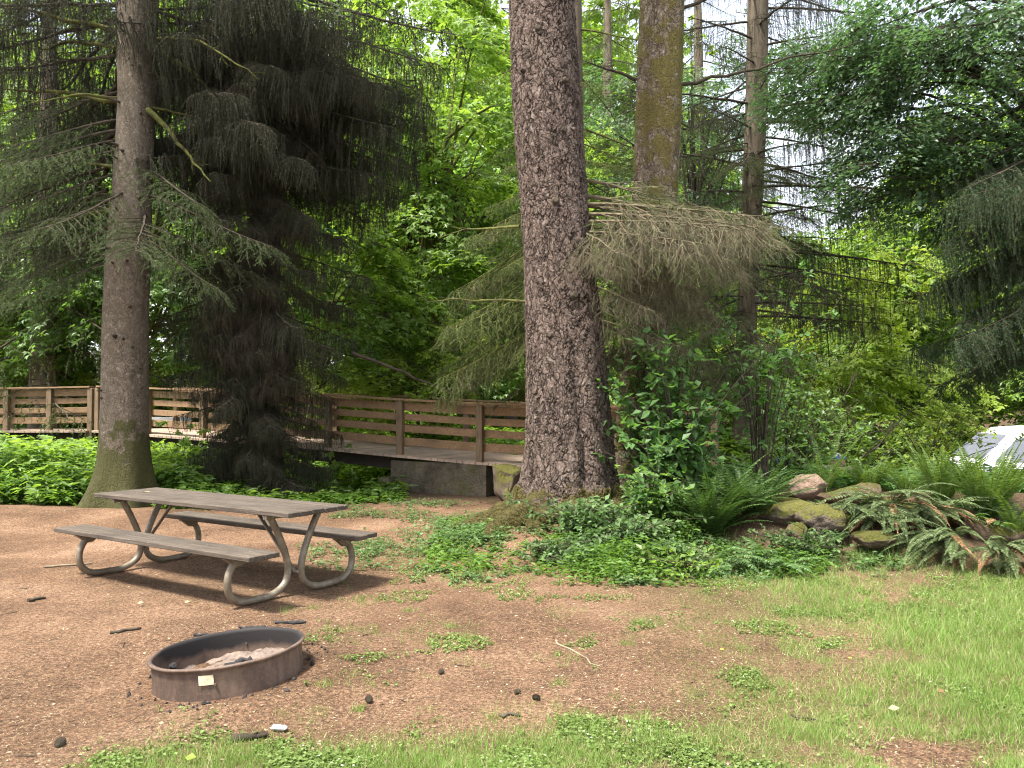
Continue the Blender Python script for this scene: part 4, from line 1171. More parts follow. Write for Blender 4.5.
def woods():
    g0 = float(gh(-3, 24))
    def G(x, y): return float(gh(x, y))
    # two maples seen in the gap left of the big trunk
    bx, by = -2.0, 20.5
    leafy_tree('maple_tree', 'bright yellow green maple filling the gap just left of the big trunk', (bx, by, G(bx, by)),
               [(-1.4, 20, 8.3, 2.4, 2, 1.8, 75, 1.0), (-2.2, 19.5, 5.6, 1.9, 1.6, 1.4, 45, 1.0), (-.6, 20, 4.6, 1.6, 1.5, 1.3, 32, 1.0), (-2, 20.5, 11, 2.6, 2.5, 2.4, 60, 1.1), (-1.5, 19.5, 2.7, 1.6, 1.4, .9, 34, .9)],
               SP_m, ['lf_maple'], (np.array([.3, 0, 8.5]), .16))
    bx, by = -5.0, 18.6
    leafy_tree('maple_tree', 'vine maple with tiered leafy branches just right of the dark spruce', (bx, by, G(bx, by)),
               [(-3.6, 18.0, 4.6, 1.3, 1.2, 1.1, 36, .9), (-3.4, 17.8, 2.9, 1.3, 1.0, .9, 34, .9), (-4.8, 18.4, 6.0, 1.8, 1.3, 1.5, 40, 1.), (-2.4, 18.3, 3.6, 1.0, 1., 1.0, 24, .85)],
               SP_m2, ['lf_maple'], (np.array([.8, -.3, 5.0]), .09), trunkmat='limb_moss')
    bx, by = -10.5, 22.0
    leafy_tree('maple_tree', 'maple glimpsed in the light behind the left spruce', (bx, by, G(bx, by)),
               [(-10.0, 21.5, 7.0, 2.8, 2, 2.4, 70, 1.0), (-8.2, 21.5, 4.3, 2.2, 1.6, 1.6, 50, 1.), (-12.8, 21.5, 4.4, 2.4, 1.6, 1.8, 50, 1.), (-6.8, 20.8, 6.6, 1.5, 1.5, 1.6, 30, 1.)],
               SP_m, ['lf_maple2'], (np.array([.5, 0, 7]), .15))
    # broadleaf tree at the upper right
    bx, by = 10.6, 13.4
    leafy_tree('alder_tree', 'large leafy tree spreading dense small leaved boughs over the upper right corner', (bx, by, G(bx, by)),
               [(7.2, 12.8, 7.0, 2.0, 1.6, 1.2, 150, .9), (8.0, 12.6, 5.1, 1.8, 1.2, .9, 100, .85), (5.6, 13.0, 7.2, 1.3, 1.3, 1.0, 80, .8), (8.0, 13.0, 8.6, 2.6, 2.0, 1.2, 75, 1.), (6.0, 12.6, 5.4, 1.1, .9, .7, 60, .8)],
               SP_s, ['lf_dark'], (np.array([-.9, -.2, 7.5]), .22), limb_every=9, trunkmat='limb')
    bx, by = 4.6, 21.5
    leafy_tree('alder_tree', 'loose dark leafed tree showing between the mossy trunk and the thin conifer', (bx, by, G(bx, by)),
               [(4.2, 21, 8.4, 2.4, 1.6, 2.4, 95, .9), (6.4, 20.5, 10.2, 2.2, 1.6, 1.8, 60, .9), (5.0, 20.8, 5.2, 2.0, 1.4, 1.4, 46, .9), (2.2, 21, 9.0, 1.0, 1.2, 1.8, 22, .9)],
               SP_s, ['lf_dark'], (np.array([.3, 0, 9.5]), .13), limb_every=5, trunkmat='limb')
    # mid story right: sunlit bushes behind the bank
    labs = ['sunlit yellow green vine maple in the clearing left of the white van', 'leafy hazel behind the rocks right of the thin conifer', 'low sunny maple bush beside the airy conifer']
    data = [(7.6, 19.5, [(7.2, 19, 3.0, 2.2, 1.5, 1.3, 60, 1.), (8.6, 19, 4.6, 1.5, 1.3, 1.0, 30, 1.), (6.4, 18.5, 1.6, 1.6, 1.2, .8, 36, .9), (9.3, 18.6, 1.9, 1.6, 1.2, .9, 36, .9)], 'lf_yellow'),
            (5.2, 17.2, [(5.0, 16.8, 1.9, 1.3, 1.1, 1.0, 44, .8), (4.2, 16.8, 3.2, 1.2, 1., .9, 26, .8)], 'lf_maple'),
            (3.2, 17.5, [(3.0, 17, 2.0, 1.3, 1.1, 1.2, 44, .8), (3.4, 17.4, 4.0, 1.4, 1.2, 1.3, 36, .85), (2.0, 17.4, 6.4, 1.3, 1.2, 1.3, 26, .9)], 'lf_maple')]
    for lab, (x, y, bl, m) in zip(labs, data):
        leafy_tree('vine_maple', lab, (x, y, G(x, y)), bl, SP_m2, [m], (np.array([.2, 0, 2.4]), .07), group=None)
    for lab, x, y, bl, m in [('lime green vine maple rising just behind the footbridge rail', -2.3, 18.2, [(-2.3, 17.9, 1.9, 1.2, .8, .8, 40, .8), (-1.4, 18, 3.0, .9, .7, .6, 22, .8)], 'lf_yellow'),
                             ('low sunny maple bush behind the middle of the footbridge', -4.6, 19.6, [(-4.4, 19.3, 1.9, 1.4, .8, .8, 40, .85)], 'lf_yellow'),
                             ('sunlit maple bush behind the left reach of the footbridge', -9.5, 23, [(-9.5, 22.8, 2.3, 2.6, .9, .9, 60, 1.)], 'lf_yellow')]:
        leafy_tree('vine_maple', lab, (x, y, G(x, y)), bl, SP_m2, [m], (np.array([.1, 0, 2.2]), .06))
    # deeper woodland, each tree standing for itself
    gw = 'trees of the woodland behind the clearing'
    leafproto = None; conproto = None
    lt = leafy_tree('maple_tree', 'broad green maple in the woodland behind', (0, 0, 0),
                    [(0, 0, 9.5, 3.6, 3.4, 3.0, 95, 1.3), (1.8, 0, 5.0, 2.6, 2.4, 2.0, 48, 1.2), (-1.8, .3, 5.6, 2.6, 2.4, 2.2, 48, 1.2), (0, -.3, 2.4, 2.8, 2.4, 1.4, 44, 1.2)], SP_f, ['lf_maple'], (np.array([.3, 0, 9.5]), .25), group=gw)
    lt2 = leafy_tree('maple_tree', 'broad green maple in the woodland behind', (0, 0, 0),
                    [(0, 0, 10.0, 3.2, 3.4, 3.6, 90, 1.3), (1.4, 0, 4.0, 2.8, 2.2, 2.2, 60, 1.2), (-2.2, 0, 6.6, 2.2, 2.0, 1.8, 40, 1.2)], SP_f, ['lf_maple2'], (np.array([-.3, 0, 10]), .25), group=gw)
    ct = thing('conifer_tree', (0, 0, 0), 'tall conifer in the woodland behind', 'tree', gw)
    mb, ax, rad = trunk_mesh([(0, 0, 0, .38), (6, 0, 0, .3)], (19, 0, .05), na=24, dz=.4, seed=51); mb.build('trunk', M['bark_far'], ct, True, world=False)
    cm = MB(); zs = np.linspace(2.5, 18.5, 62); ring_of(cm, ax, rad, P_far, zs, np.arange(62) * 2.4, 1.25 * (1 - (zs - 2.5) / 17.5) + .12, .15)
    cm.build('crown', [M['limb'], M['ndl_mid'], M['ndl_brown']], ct, world=False)
    spots = [  # kind,x,y,scale,label
        ('c', -12.6, 21.5, 1.0, 'tall conifer whose trunk shows at the left edge of the photo'), ('a', -15, 25, 1.0, 'maple beyond the far left end of the footbridge'), ('b', -8.5, 27, 1.05, 'deep green maple far behind the left spruce'),
        ('a', -4.8, 31, 1.05, 'maple deep in the gap above the middle of the bridge'), ('b', .4, 29.5, 1.0, 'maple deep behind the big trunk'), ('c', -7.4, 25.5, .8, 'conifer standing behind the dark curtain spruce'), ('c', 6.0, 25.5, .95, 'conifer behind the thin trunked conifer, its tip between the branches'), ('a', 4.6, 27, .9, 'maple seen low between the mossy trunk and thin conifer'),
        ('c', 3.5, 29, 1.05, 'pale green conifer in the gap right of the big trunk'), ('b', 9.5, 29, .62, 'low maple in the sunny clearing at the right'), ('a', 13.5, 27, .75, 'maple behind the white van'), ('a', -19, 30, 1.2, 'maple at the far left of the woodland'),
        ('b', -11.5, 32, 1.2, 'deep green maple at the back left of the woodland'), ('a', -3, 33, 1.25, 'big maple at the back centre of the woodland'), ('a', 17, 24, .8, 'maple at the far right behind the leafy corner tree'), ('c', 7.6, 25, .72, 'small conifer behind the sunlit bushes on the right'),
        ('b', 3, 34, .9, 'deep green maple at the back right of the big trunk')]
    first = {'a': lt, 'b': lt2, 'c': ct}; used = set()
    for kd, x, y, s, lab in spots:
        src = first[kd]; loc = (x, y, G(x, y) - .1)
        if kd not in used:
            used.add(kd); src.location = loc; src.scale = (s, s, s); src['label'] = lab; src.rotation_euler = (0, 0, rng.uniform(0, 6))
        else: dup(src, loc, rng.uniform(0, 6), s, lab)
woods()

def far_wood():
    """leafy mass closing the view at the back"""
    mb = MB()
    n = 3000
    x = rng.uniform(-42, 42, n); y = rng.uniform(36, 46, n)
    hmax = np.interp(x, [-40, 6, 9, 12, 17, 24, 40], [23, 23, 15, 8, 9, 17, 18]) * (.75 + .4 * vnoise(x * .3, y * .3))
    z = gh(x, y) + rng.random(n) ** .8 * hmax
    for k in range(n):
        mb.merge(SP_f[k % 3], rotz(rng.uniform(0, 6.3)) @ roty(rng.uniform(0, .5)), (x[k], y[k], z[k]), rng.uniform(1.4, 2.3))
    o = mb.build('far_woodland', [M['limb'], M['lf_maple']]); tag(o, 'leafy mass of woodland closing the view behind everything', 'woodland', kind='stuff')
far_wood()
# ------------------------------------------------------------------ low plants
def whorls(mb, c, n_leaf, size, h, mat=0, spread=.5, width=.3, lobes=False, tiers=1):
    """stems at points c (N,3) carrying whorls of leaves at height h (N,)"""
    for tr in range(tiers):
        frac = 1 - tr * .33
        n = len(c); top = c + np.stack([rng.normal(0, .12, n) * h, rng.normal(0, .12, n) * h, h * frac], 1)
        if tr == 0: sticks(mb, c, top, .004, .002, mat)
        for k in range(n_leaf):
            a = k * 2 * PI / n_leaf + rng.uniform(0, 6.3, n)
            d = np.stack([np.cos(a), np.sin(a), rng.uniform(-.35, .35, n)], 1)
            L = size * rng.uniform(.35, 1.6, n)
            P = top + d * L[:, None] * spread * rng.random((n, 1)) + [0, 0, 1] * rng.normal(0, size * .4, (n, 1))
            nr = np.stack([rng.normal(0, .35, n), rng.normal(0, .35, n), np.ones(n)], 1)
            if lobes: lobed(mb, P, d, nr, L, mat)
            else: kites(mb, P, d, nr, L, L * width, mat, .2, .15)

def on_ground(x, y, dz=0): return np.stack([x, y, gh(x, y) + dz], 1)

def undergrowth():
    # creek bank on the left: behind the left spruce and under the bridge
    n = 5200
    x = rng.uniform(-13.5, -1.9, n); y = rng.uniform(11.9, 18.5, n)
    edge = 12.35 - .05 * (x + 6) + .35 * (fbm(x * .8, 3.0) - .5) + np.where(x > -4.6, .5 * (x + 4.6), 0)
    B = 19.0 - .497 * (x + 9.83)      # bridge line
    ok = (y > edge) & ((y < B - .25) | (x < -9.5)) & (np.hypot(x + 6.15, y - 12.7) > .75)
    x, y = x[ok], y[ok]; B = B[ok]; edge = edge[ok]
    ramp_ = sm((y - edge) / 1.0)
    topz = np.interp(x, [-13, -9, -7, -5.5, -4.6, -4.0, -3.0, -2.2], [.66, .80, .50, .40, .28, -.12, -.2, -.1]) * (.35 + 1.2 * fbm(x * 1.4, y * 1.4))
    h = np.clip(topz - gh(x, y), .12, 1.6) * (.25 + .75 * ramp_)
    mb = MB(); whorls(mb, on_ground(x, y), 7, .10, h, 0, .9, .33, tiers=2)
    pick = rng.random(len(x)) < .3
    whorls(mb, on_ground(x[pick], y[pick]), 4, .14, h[pick] * 1.12, 1, .8, .3, lobes=True)
    p2 = rng.random(len(x)) < .12
    whorls(mb, on_ground(x[p2], y[p2]), 9, .20, h[p2] * .9, 2, .3, .12)
    tag(mb.build('undergrowth', [M['lf_under'], M['lf_maple'], M['fern']]), 'lush leafy undergrowth over the creek bank beneath the footbridge', 'undergrowth', kind='stuff')
    # beyond the bridge and across the clearing behind
    mb = MB(); n = 9000
    x = rng.uniform(-20, 16, n); y = rng.uniform(15, 30, n)
    B = 19.0 - .497 * (x + 9.83) + 2.4
    ok = (y > np.where(x < -9.8, 22, np.where(x < 1.5, B, 15))) & (np.abs(x) < y * .75)
    x, y = x[ok], y[ok]
    h = np.clip(.5 + 1.5 * (fbm(x * .5, y * .5) - .35), .2, 1.6) * np.where(x > 5, .6, 1.0) + np.where((x < -2) & (y > B[ok] + 1.5), .5, 0)
    whorls(mb, on_ground(x, y), 8, .17, h, 0, .9, .33, tiers=3)
    tag(mb.build('undergrowth', [M['lf_maple']]), 'sunny knee high undergrowth beyond the footbridge and the clearing', 'undergrowth', kind='stuff')
    mb = MB(); n = 2600
    x = rng.uniform(1.2, 12, n); y = rng.uniform(10.6, 16, n); ok = (x < y * .72)
    x, y = x[ok], y[ok]
    h = .12 + .35 * fbm(x, y) * sm((y - 10.4) / 1.5)
    whorls(mb, on_ground(x, y), 7, .10, h, 0, .9, .3, tiers=2)
    tag(mb.build('undergrowth', [M['lf_shrub']]), 'mixed leafy undergrowth behind the boulder bank', 'undergrowth', kind='stuff')
    # low herbs round the foot of the big spruce
    mb = MB(); n = 6500
    x = rng.uniform(-.9, 4.2, n); y = rng.uniform(7.2, 10.6, n)
    dd = np.hypot(x - TRC[0], y - TRC[1])
    patch = np.exp(-((x - 1.05)**2 / .28 + (y - 8.4)**2 / .8)) + .35 * np.exp(-((x - 2.3)**2 / .7 + (y - 7.95)**2 / .08)) + .3 * np.exp(-((x - 3.1)**2 / .4 + (y - 8.1)**2 / .1)) + .45 * np.exp(-((x + .75)**2 / .45 + (y - 8.9)**2 / 1.6)) + .7 * np.exp(-((x - 1.7)**2 / .5 + (y - 8.8)**2 / .5))
    ok = (rng.random(n) < patch * 1.25 * (.2 + 1.3 * fbm(x * 2.1 + 4, y * 2.1))) & (dd > .8)
    x, y, patch = x[ok], y[ok], patch[ok]
    h = (.03 + .24 * np.clip(patch, 0, 1) * np.where(x < .2, .3, 1)) * (.1 + 2.2 * fbm(x * 3, y * 3) ** 1.8)
    sel = rng.random(len(x)) < sm((fbm(x * 1.7 + 9, y * 1.7) - .42) * 8)
    G_ = on_ground(x, y)
    whorls(mb, G_[sel], 7, .045, h[sel], 0, 1.0, .33, tiers=3)
    whorls(mb, G_[~sel], 5, .06, h[~sel] * 1.3, 1, .8, .2, tiers=3)
    kk = rng.random(len(x)) < .25; kx, ky = np.repeat(x[kk], 9) + rng.normal(0, .03, 9 * kk.sum()), np.repeat(y[kk], 9) + rng.normal(0, .03, 9 * kk.sum())
    ln = rng.normal(0, .45, (len(kx), 2)); blades(mb, on_ground(kx, ky), np.stack([ln[:, 0], ln[:, 1], np.ones(len(kx))], 1), rng.uniform(.06, .2, len(kx)), .0028, 2)
    kk = rng.random(len(x)) < .05; kites(mb, G_[kk] + [0, 0, .06], rng.normal(size=(int(kk.sum()), 3)) * [1, 1, .3], rng.normal(0, .3, (int(kk.sum()), 3)) + [0, 0, 1], .06, .022, 3, .3)
    tag(mb.build('herb_patch', [M['lf_herb'], M['lf_under'], M['grass'], M['fern_dead']]), 'fine leaved green herbs spreading at the foot of the big spruce', 'herbs', kind='stuff')
    # grassy weeds behind the table up to the abutment
    mb = MB(); n = 3600
    x = rng.uniform(-3.2, .4, n); y = rng.uniform(7.9, 13.4, n)
    d = fbm(x * 1.2 + 5, y * 1.2) * 1.5 - .42 - .35 * np.abs((x + .9 + .15 * (y - 9)) / 1.2)
    ok = rng.random(n) < d * 1.5
    x, y = x[ok], y[ok]
    whorls(mb, on_ground(x, y), 6, .04, .015 + .05 * rng.random(len(x)), 0, 1.2, .35)
    tag(mb.build('weed_patch', [M['lf_herb']]), 'low weeds in the dirt between the picnic table and the big spruce', 'weeds', kind='stuff')
undergrowth()

# ------------------------------------------------------------------ ferns
def frond(mb, base, az, L, lift, mat, arch=1.0, w=.085, n=26, twist=0):
    t = np.linspace(0, 1, n + 4)
    th = lift - arch * t * 1.5
    dx = np.cos(th); dz = np.sin(th); s = L / (n + 3)
    X = np.concatenate([[0], np.cumsum(dx[:-1]) * s]); Z = np.concatenate([[0], np.cumsum(dz[:-1]) * s])
    bend = twist * t**2 * L
    P = np.stack([X, bend, Z], 1) @ rotz(az).T + base
    sticks(mb, P[:-1:3][:len(P[3::3])], P[3::3], .004, .003, mat)
    T = unit(np.gradient(P, axis=0)); sd = unit(np.cross(T, [0, 0, 1.0])); nr = np.cross(sd, T)
    k = np.arange(3, n + 4); tt = t[k]
    wl = w * (np.sin(np.clip(tt * 1.25 + .12, 0, 1.4) * PI / 1.4) ** .7 * (1 - tt**4) + .06)
    for q in (-1, 1):
        d = sd[k] * q * 1.0 + T[k] * .35 - nr[k] * .22 + rng.normal(0, .08, (len(k), 3))
        kites(mb, P[k], d, nr[k], wl, L / n * .40, mat, .12, .1)

def fern(name, label, c, n, L, mats, lift=(.9, 1.35), arch=.9, w=.085, azr=(0, 6.283), group=None, cat='fern', deadn=0, sag=None, nn=26):
    mb = MB(); c = np.array(c, float)
    for k in range(n):
        az = azr[0] + (azr[1] - azr[0]) * (k + rng.random()) / n
        frond(mb, c + [.04 * math.cos(az), .04 * math.sin(az), 0], az, L * rng.uniform(.7, 1.15), rng.uniform(*lift), 0, arch * rng.uniform(.75, 1.25), w * rng.uniform(.8, 1.15), nn, rng.normal(0, .12))
    t = thing(name, tuple(c), label, cat, group)
    mb.build('fronds', mats[0], t)
    if deadn:
        mb = MB()
        for k in range(deadn):
            az = azr[0] + (azr[1] - azr[0]) * rng.random()
            frond(mb, c, az, L * rng.uniform(.7, 1.0), rng.uniform(-.1, .5), 0, arch * 1.3, w * .7, nn, rng.normal(0, .2))
        mb.build('dead_fronds', mats[1], t)
    return t

def gxy(px, d):   # point on the ground below image column px at distance d
    x = (px - 512) / F * d
    return (x, d, float(gh(x, d)))

def ferns():
    g = 'sword ferns on the boulder bank'
    F1, F2, F3 = M['fern'], M['fern_dead'], M['fern_grey']
    fern('sword_fern', 'tall fresh green sword fern at the right edge in front of the white van', gxy(985, 8.9), 40, .98, [F1, F2], (1.05, 1.5), .35, .09, deadn=6, group=g, nn=36)
    fern('sword_fern', 'bright sword fern just left of the tall fern at the right edge', gxy(940, 9.3), 28, .85, [F1, F2], (1.05, 1.5), .4, .08, group=g, nn=34)
    fern('sword_fern', 'sword fern behind the middle boulder, in front of the blue cooler', gxy(868, 10.2), 24, .62, [F1, F2], (.9, 1.4), .5, .08, group=g)
    fern('sword_fern', 'thin pale sword fern with one long arching frond above the pointed boulder', gxy(824, 10.3), 10, .9, [F1, F2], (1.1, 1.5), .6, .07, group=g)
    fern('sword_fern', 'ragged sword fern with brown dead fronds right of the middle boulder', gxy(905, 9.9), 14, .6, [F1, F2], (.9, 1.4), .7, .07, deadn=8, group=g)
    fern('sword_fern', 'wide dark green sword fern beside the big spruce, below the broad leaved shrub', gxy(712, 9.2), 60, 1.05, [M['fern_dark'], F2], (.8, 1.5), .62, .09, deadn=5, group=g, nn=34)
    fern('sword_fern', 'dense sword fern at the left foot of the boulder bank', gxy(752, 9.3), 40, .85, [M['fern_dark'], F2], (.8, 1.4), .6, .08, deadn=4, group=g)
    fern('sword_fern', 'small dark fern in front of the mossy trunk', gxy(668, 9.6), 26, .85, [M['lf_herb'], F2], (.8, 1.4), .6, .08, deadn=3, group=g)
    fern('sword_fern', 'low sword fern with rusty orange fronds at the front of the fern clump', gxy(712, 8.2), 14, .75, [M['lf_herb'], F2], (.4, .9), .9, .085, azr=(-2.9, -.2), deadn=9, group=g)
    fern('sword_fern', 'small fern with bluish fronds beneath the wide dark green fern', gxy(655, 8.6), 14, .7, [F3, F2], (.3, 1.0), .9, .085, azr=(-3.2, .4), deadn=2, group=g)
    fern('sword_fern', 'lacy low fern spreading toward the grass right of the rusty fronds', gxy(775, 8.0), 22, .6, [M['lf_herb'], F2], (.4, .9), .8, .08, deadn=2, group=g)
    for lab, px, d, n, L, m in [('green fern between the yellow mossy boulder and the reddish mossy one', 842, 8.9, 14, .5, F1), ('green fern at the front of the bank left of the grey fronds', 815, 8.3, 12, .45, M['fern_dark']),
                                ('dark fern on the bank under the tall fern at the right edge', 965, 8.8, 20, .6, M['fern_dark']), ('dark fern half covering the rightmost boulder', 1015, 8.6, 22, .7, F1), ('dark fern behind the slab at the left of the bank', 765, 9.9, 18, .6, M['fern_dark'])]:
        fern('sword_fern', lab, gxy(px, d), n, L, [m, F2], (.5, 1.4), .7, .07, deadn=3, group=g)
    # greyish fronds sprawling over the bank
    for lab, px, d, n, L, az, dn in [('fern with greyish fronds sprawling down the bank below the middle boulder', 890, 9.0, 15, 1.05, (-3.1, -1.2), 4),
                                 ('low fern of grey green fronds sweeping left at the foot of the bank', 955, 8.3, 15, .95, (-3.4, -1.9), 4),
                                 ('fern with grey fronds drooping to the grass at the right edge', 1000, 8.0, 14, .85, (-2.7, -.4), 5),
                                 ('grey tipped fern between the middle boulder and the tall fern', 925, 8.9, 12, .7, (-2.6, -.2), 7),
                                 ('small grey fern hanging over the dark boulder on the bank', 850, 9.0, 8, .6, (-2.4, -.6), 2)]:
        q = gxy(px, d)
        fern('sword_fern', lab, (q[0], q[1], q[2] + .14), n * 2, L, [F3, F2], (.05, .75), .6, .075, azr=az, deadn=dn * 2, group=g, nn=34)
ferns()

# ------------------------------------------------------------------ shrubs
def shrub(name, label, c, stems, mats, leafn=14, size=.09, kind='plain', cat='shrub', lean=(0, 0), group=None):
    t = thing(name, c, label, cat, group); c = np.array(c); st = MB(); lf = MB()
    for (dx, dy, h) in stems:
        top = c + [dx, dy, h]; mid = c + [dx * .35, dy * .35, h * .6]
        P = smoothpath([c + rng.normal(0, .05, 3) * [1, 1, 0], mid, top], 6)
        tube(st, P, np.linspace(.012, .003, len(P)), 5, cap=False)
        k = rng.uniform(.3, 1, leafn // 2)
        A = np.stack([np.interp(k, np.linspace(0, 1, len(P)), P[:, q]) for q in range(3)], 1)
        a = rng.uniform(0, 6.3, len(k)); Bp = A + np.stack([np.cos(a), np.sin(a), rng.uniform(-.1, .4, len(k))], 1) * rng.uniform(.12, .34, len(k))[:, None]
        sticks(st, A, Bp, .003, .0015)
        for q in range(5):
            u = rng.uniform(.3, 1.05, (len(k), 1)); p = A + (Bp - A) * u; n = len(p)
            d = (Bp - A) + rng.normal(0, .22, (n, 3)); nr = np.stack([rng.normal(0, .3, n), rng.normal(-.25, .3, n), np.ones(n)], 1)
            L = size * rng.uniform(.6, 1.25, n)
            if kind == 'plain': kites(lf, p, d, nr, L, L * .34, 0, .15, .15)
            else: lobed(lf, p, d, nr, L, 0)
    st.build('stems', M['limb'], t); lf.build('leaves', M[mats], t)
    return t

def shrubs():
    def st(n, rx, ry, h0, h1, cx=0, cy=0): return [(cx + rng.normal(0, rx), cy + rng.normal(0, ry), rng.uniform(h0, h1)) for _ in range(n)]
    shrub('leafy_shrub', 'broad leaved shrub with pale green leaves growing beside the big spruce trunk', gxy(680, 9.9), st(46, .45, .25, .8, 2.5, .0), 'lf_shrub', 18, .12)
    shrub('leafy_shrub', 'taller thin shrub with scattered round leaves right of the dry twiggy boughs', gxy(760, 10.6), st(22, .5, .4, 1.4, 2.9, -.1), 'lf_shrub', 14, .085)
    shrub('leafy_shrub', 'tall thin shrub standing in front of the lower mossy trunk', gxy(648, 11.0), st(30, .32, .15, 1.2, 3.1, .0), 'lf_shrub', 18, .10)
    shrub('leafy_shrub', 'single leafy shoot with big pale leaves in front of the mossy trunk', gxy(650, 9.3), [(-.12, -.1, .62), (-.28, -.15, .72), (.02, -.1, .66), (.12, 0, 1.1), (-.05, 0, 1.3)], 'lf_shrub', 14, .105)
    shrub('leafy_shrub', 'shrub of mixed leaves filling the space behind the sword ferns', gxy(790, 11.8), st(34, .8, .4, .5, 1.9), 'lf_maple2', 18, .08)
    shrub('leafy_shrub', 'bright shrub behind the blue cooler', gxy(850, 13.0), st(34, .8, .4, .4, 1.7), 'lf_maple', 18, .08)
    shrub('leafy_shrub', 'yellow green shrub left of the white van', gxy(925, 13.0), st(34, .7, .4, .4, 1.5), 'lf_yellow', 18, .08)
    # salmonberry like plants on the creek bank
    g = 'plants rising over the footbridge rail on the creek bank'
    for lab, px, d, n, h in [('yellow green shrub rising in front of the rail right of the left spruce', 190, 15.2, 26, 1.5), ('leafy plant in front of the dark gap below the bridge deck', 300, 14.6, 10, .9),
                              ('tall leafy plant by the rail post between the dark spruce and the gap', 310, 15.2, 10, 1.3), ('leafy clump at the foot of the left spruce on its left side', 60, 14.5, 22, .85)]:
        c = gxy(px, d); hh = h + max(0, -c[2]) * .75
        shrub('leafy_shrub', lab, c, [(rng.normal(0, .45), rng.normal(0, .25), hh * rng.uniform(.6, 1.05)) for _ in range(n)], 'lf_maple', 14, .11, 'lobed', group=g)
    c = gxy(668, 8.0); shrub('leafy_shrub', 'small bright green seedling clump at the foot of the ferns', (c[0] + .1, c[1] - .3, c[2]), [(rng.normal(0, .14), rng.normal(0, .08), rng.uniform(.08, .2)) for _ in range(12)], 'lf_maple', 8, .07)
    gb = 'low bushes at the foot of the big spruce'
    for lab, px, d, n, h, m, sz, kd in [('nettle like leafy bush against the foot of the big spruce on its right', 585, 9.1, 34, .42, 'lf_herb', .075, 'plain'), ('leafy bush in front of the mossy trunk, right of the nettle like one', 630, 8.7, 34, .36, 'lf_herb', .07, 'plain'),
                                 ('low leafy bush at the front left of the big spruce roots', 545, 8.3, 16, .22, 'lf_herb', .05, 'plain'), ('shaded bush between the mossy trunk and the wide dark fern', 655, 9.3, 30, .75, 'lf_maple2', .09, 'plain'),
                                 ('feathery bush at the right end of the fern clump by the grass', 800, 8.3, 26, .3, 'lf_herb', .05, 'plain')]:
        shrub('leafy_bush', lab, gxy(px, d), [(rng.normal(0, .26), rng.normal(0, .2), h * rng.uniform(.4, 1.1)) for _ in range(n)], m, 16, sz, kd, group=gb)
    # young saplings with thin curved stems in the clearing
    for lab, px, d, L, az, pit in [('thin bare sapling leaning right behind the blue cooler', 825, 12.5, 2.6, .25, -.7), ('thin curved stem rising behind the pointed boulder', 775, 12.2, 2.2, .15, -1.0)]:
        mb = MB(); bare_limb(mb, np.array(gxy(px, d)), az, L, pit, .022, twigs=12)
        o = mb.build('sapling', M['limb'], smooth=True); tag(o, lab, 'sapling')
shrubs()

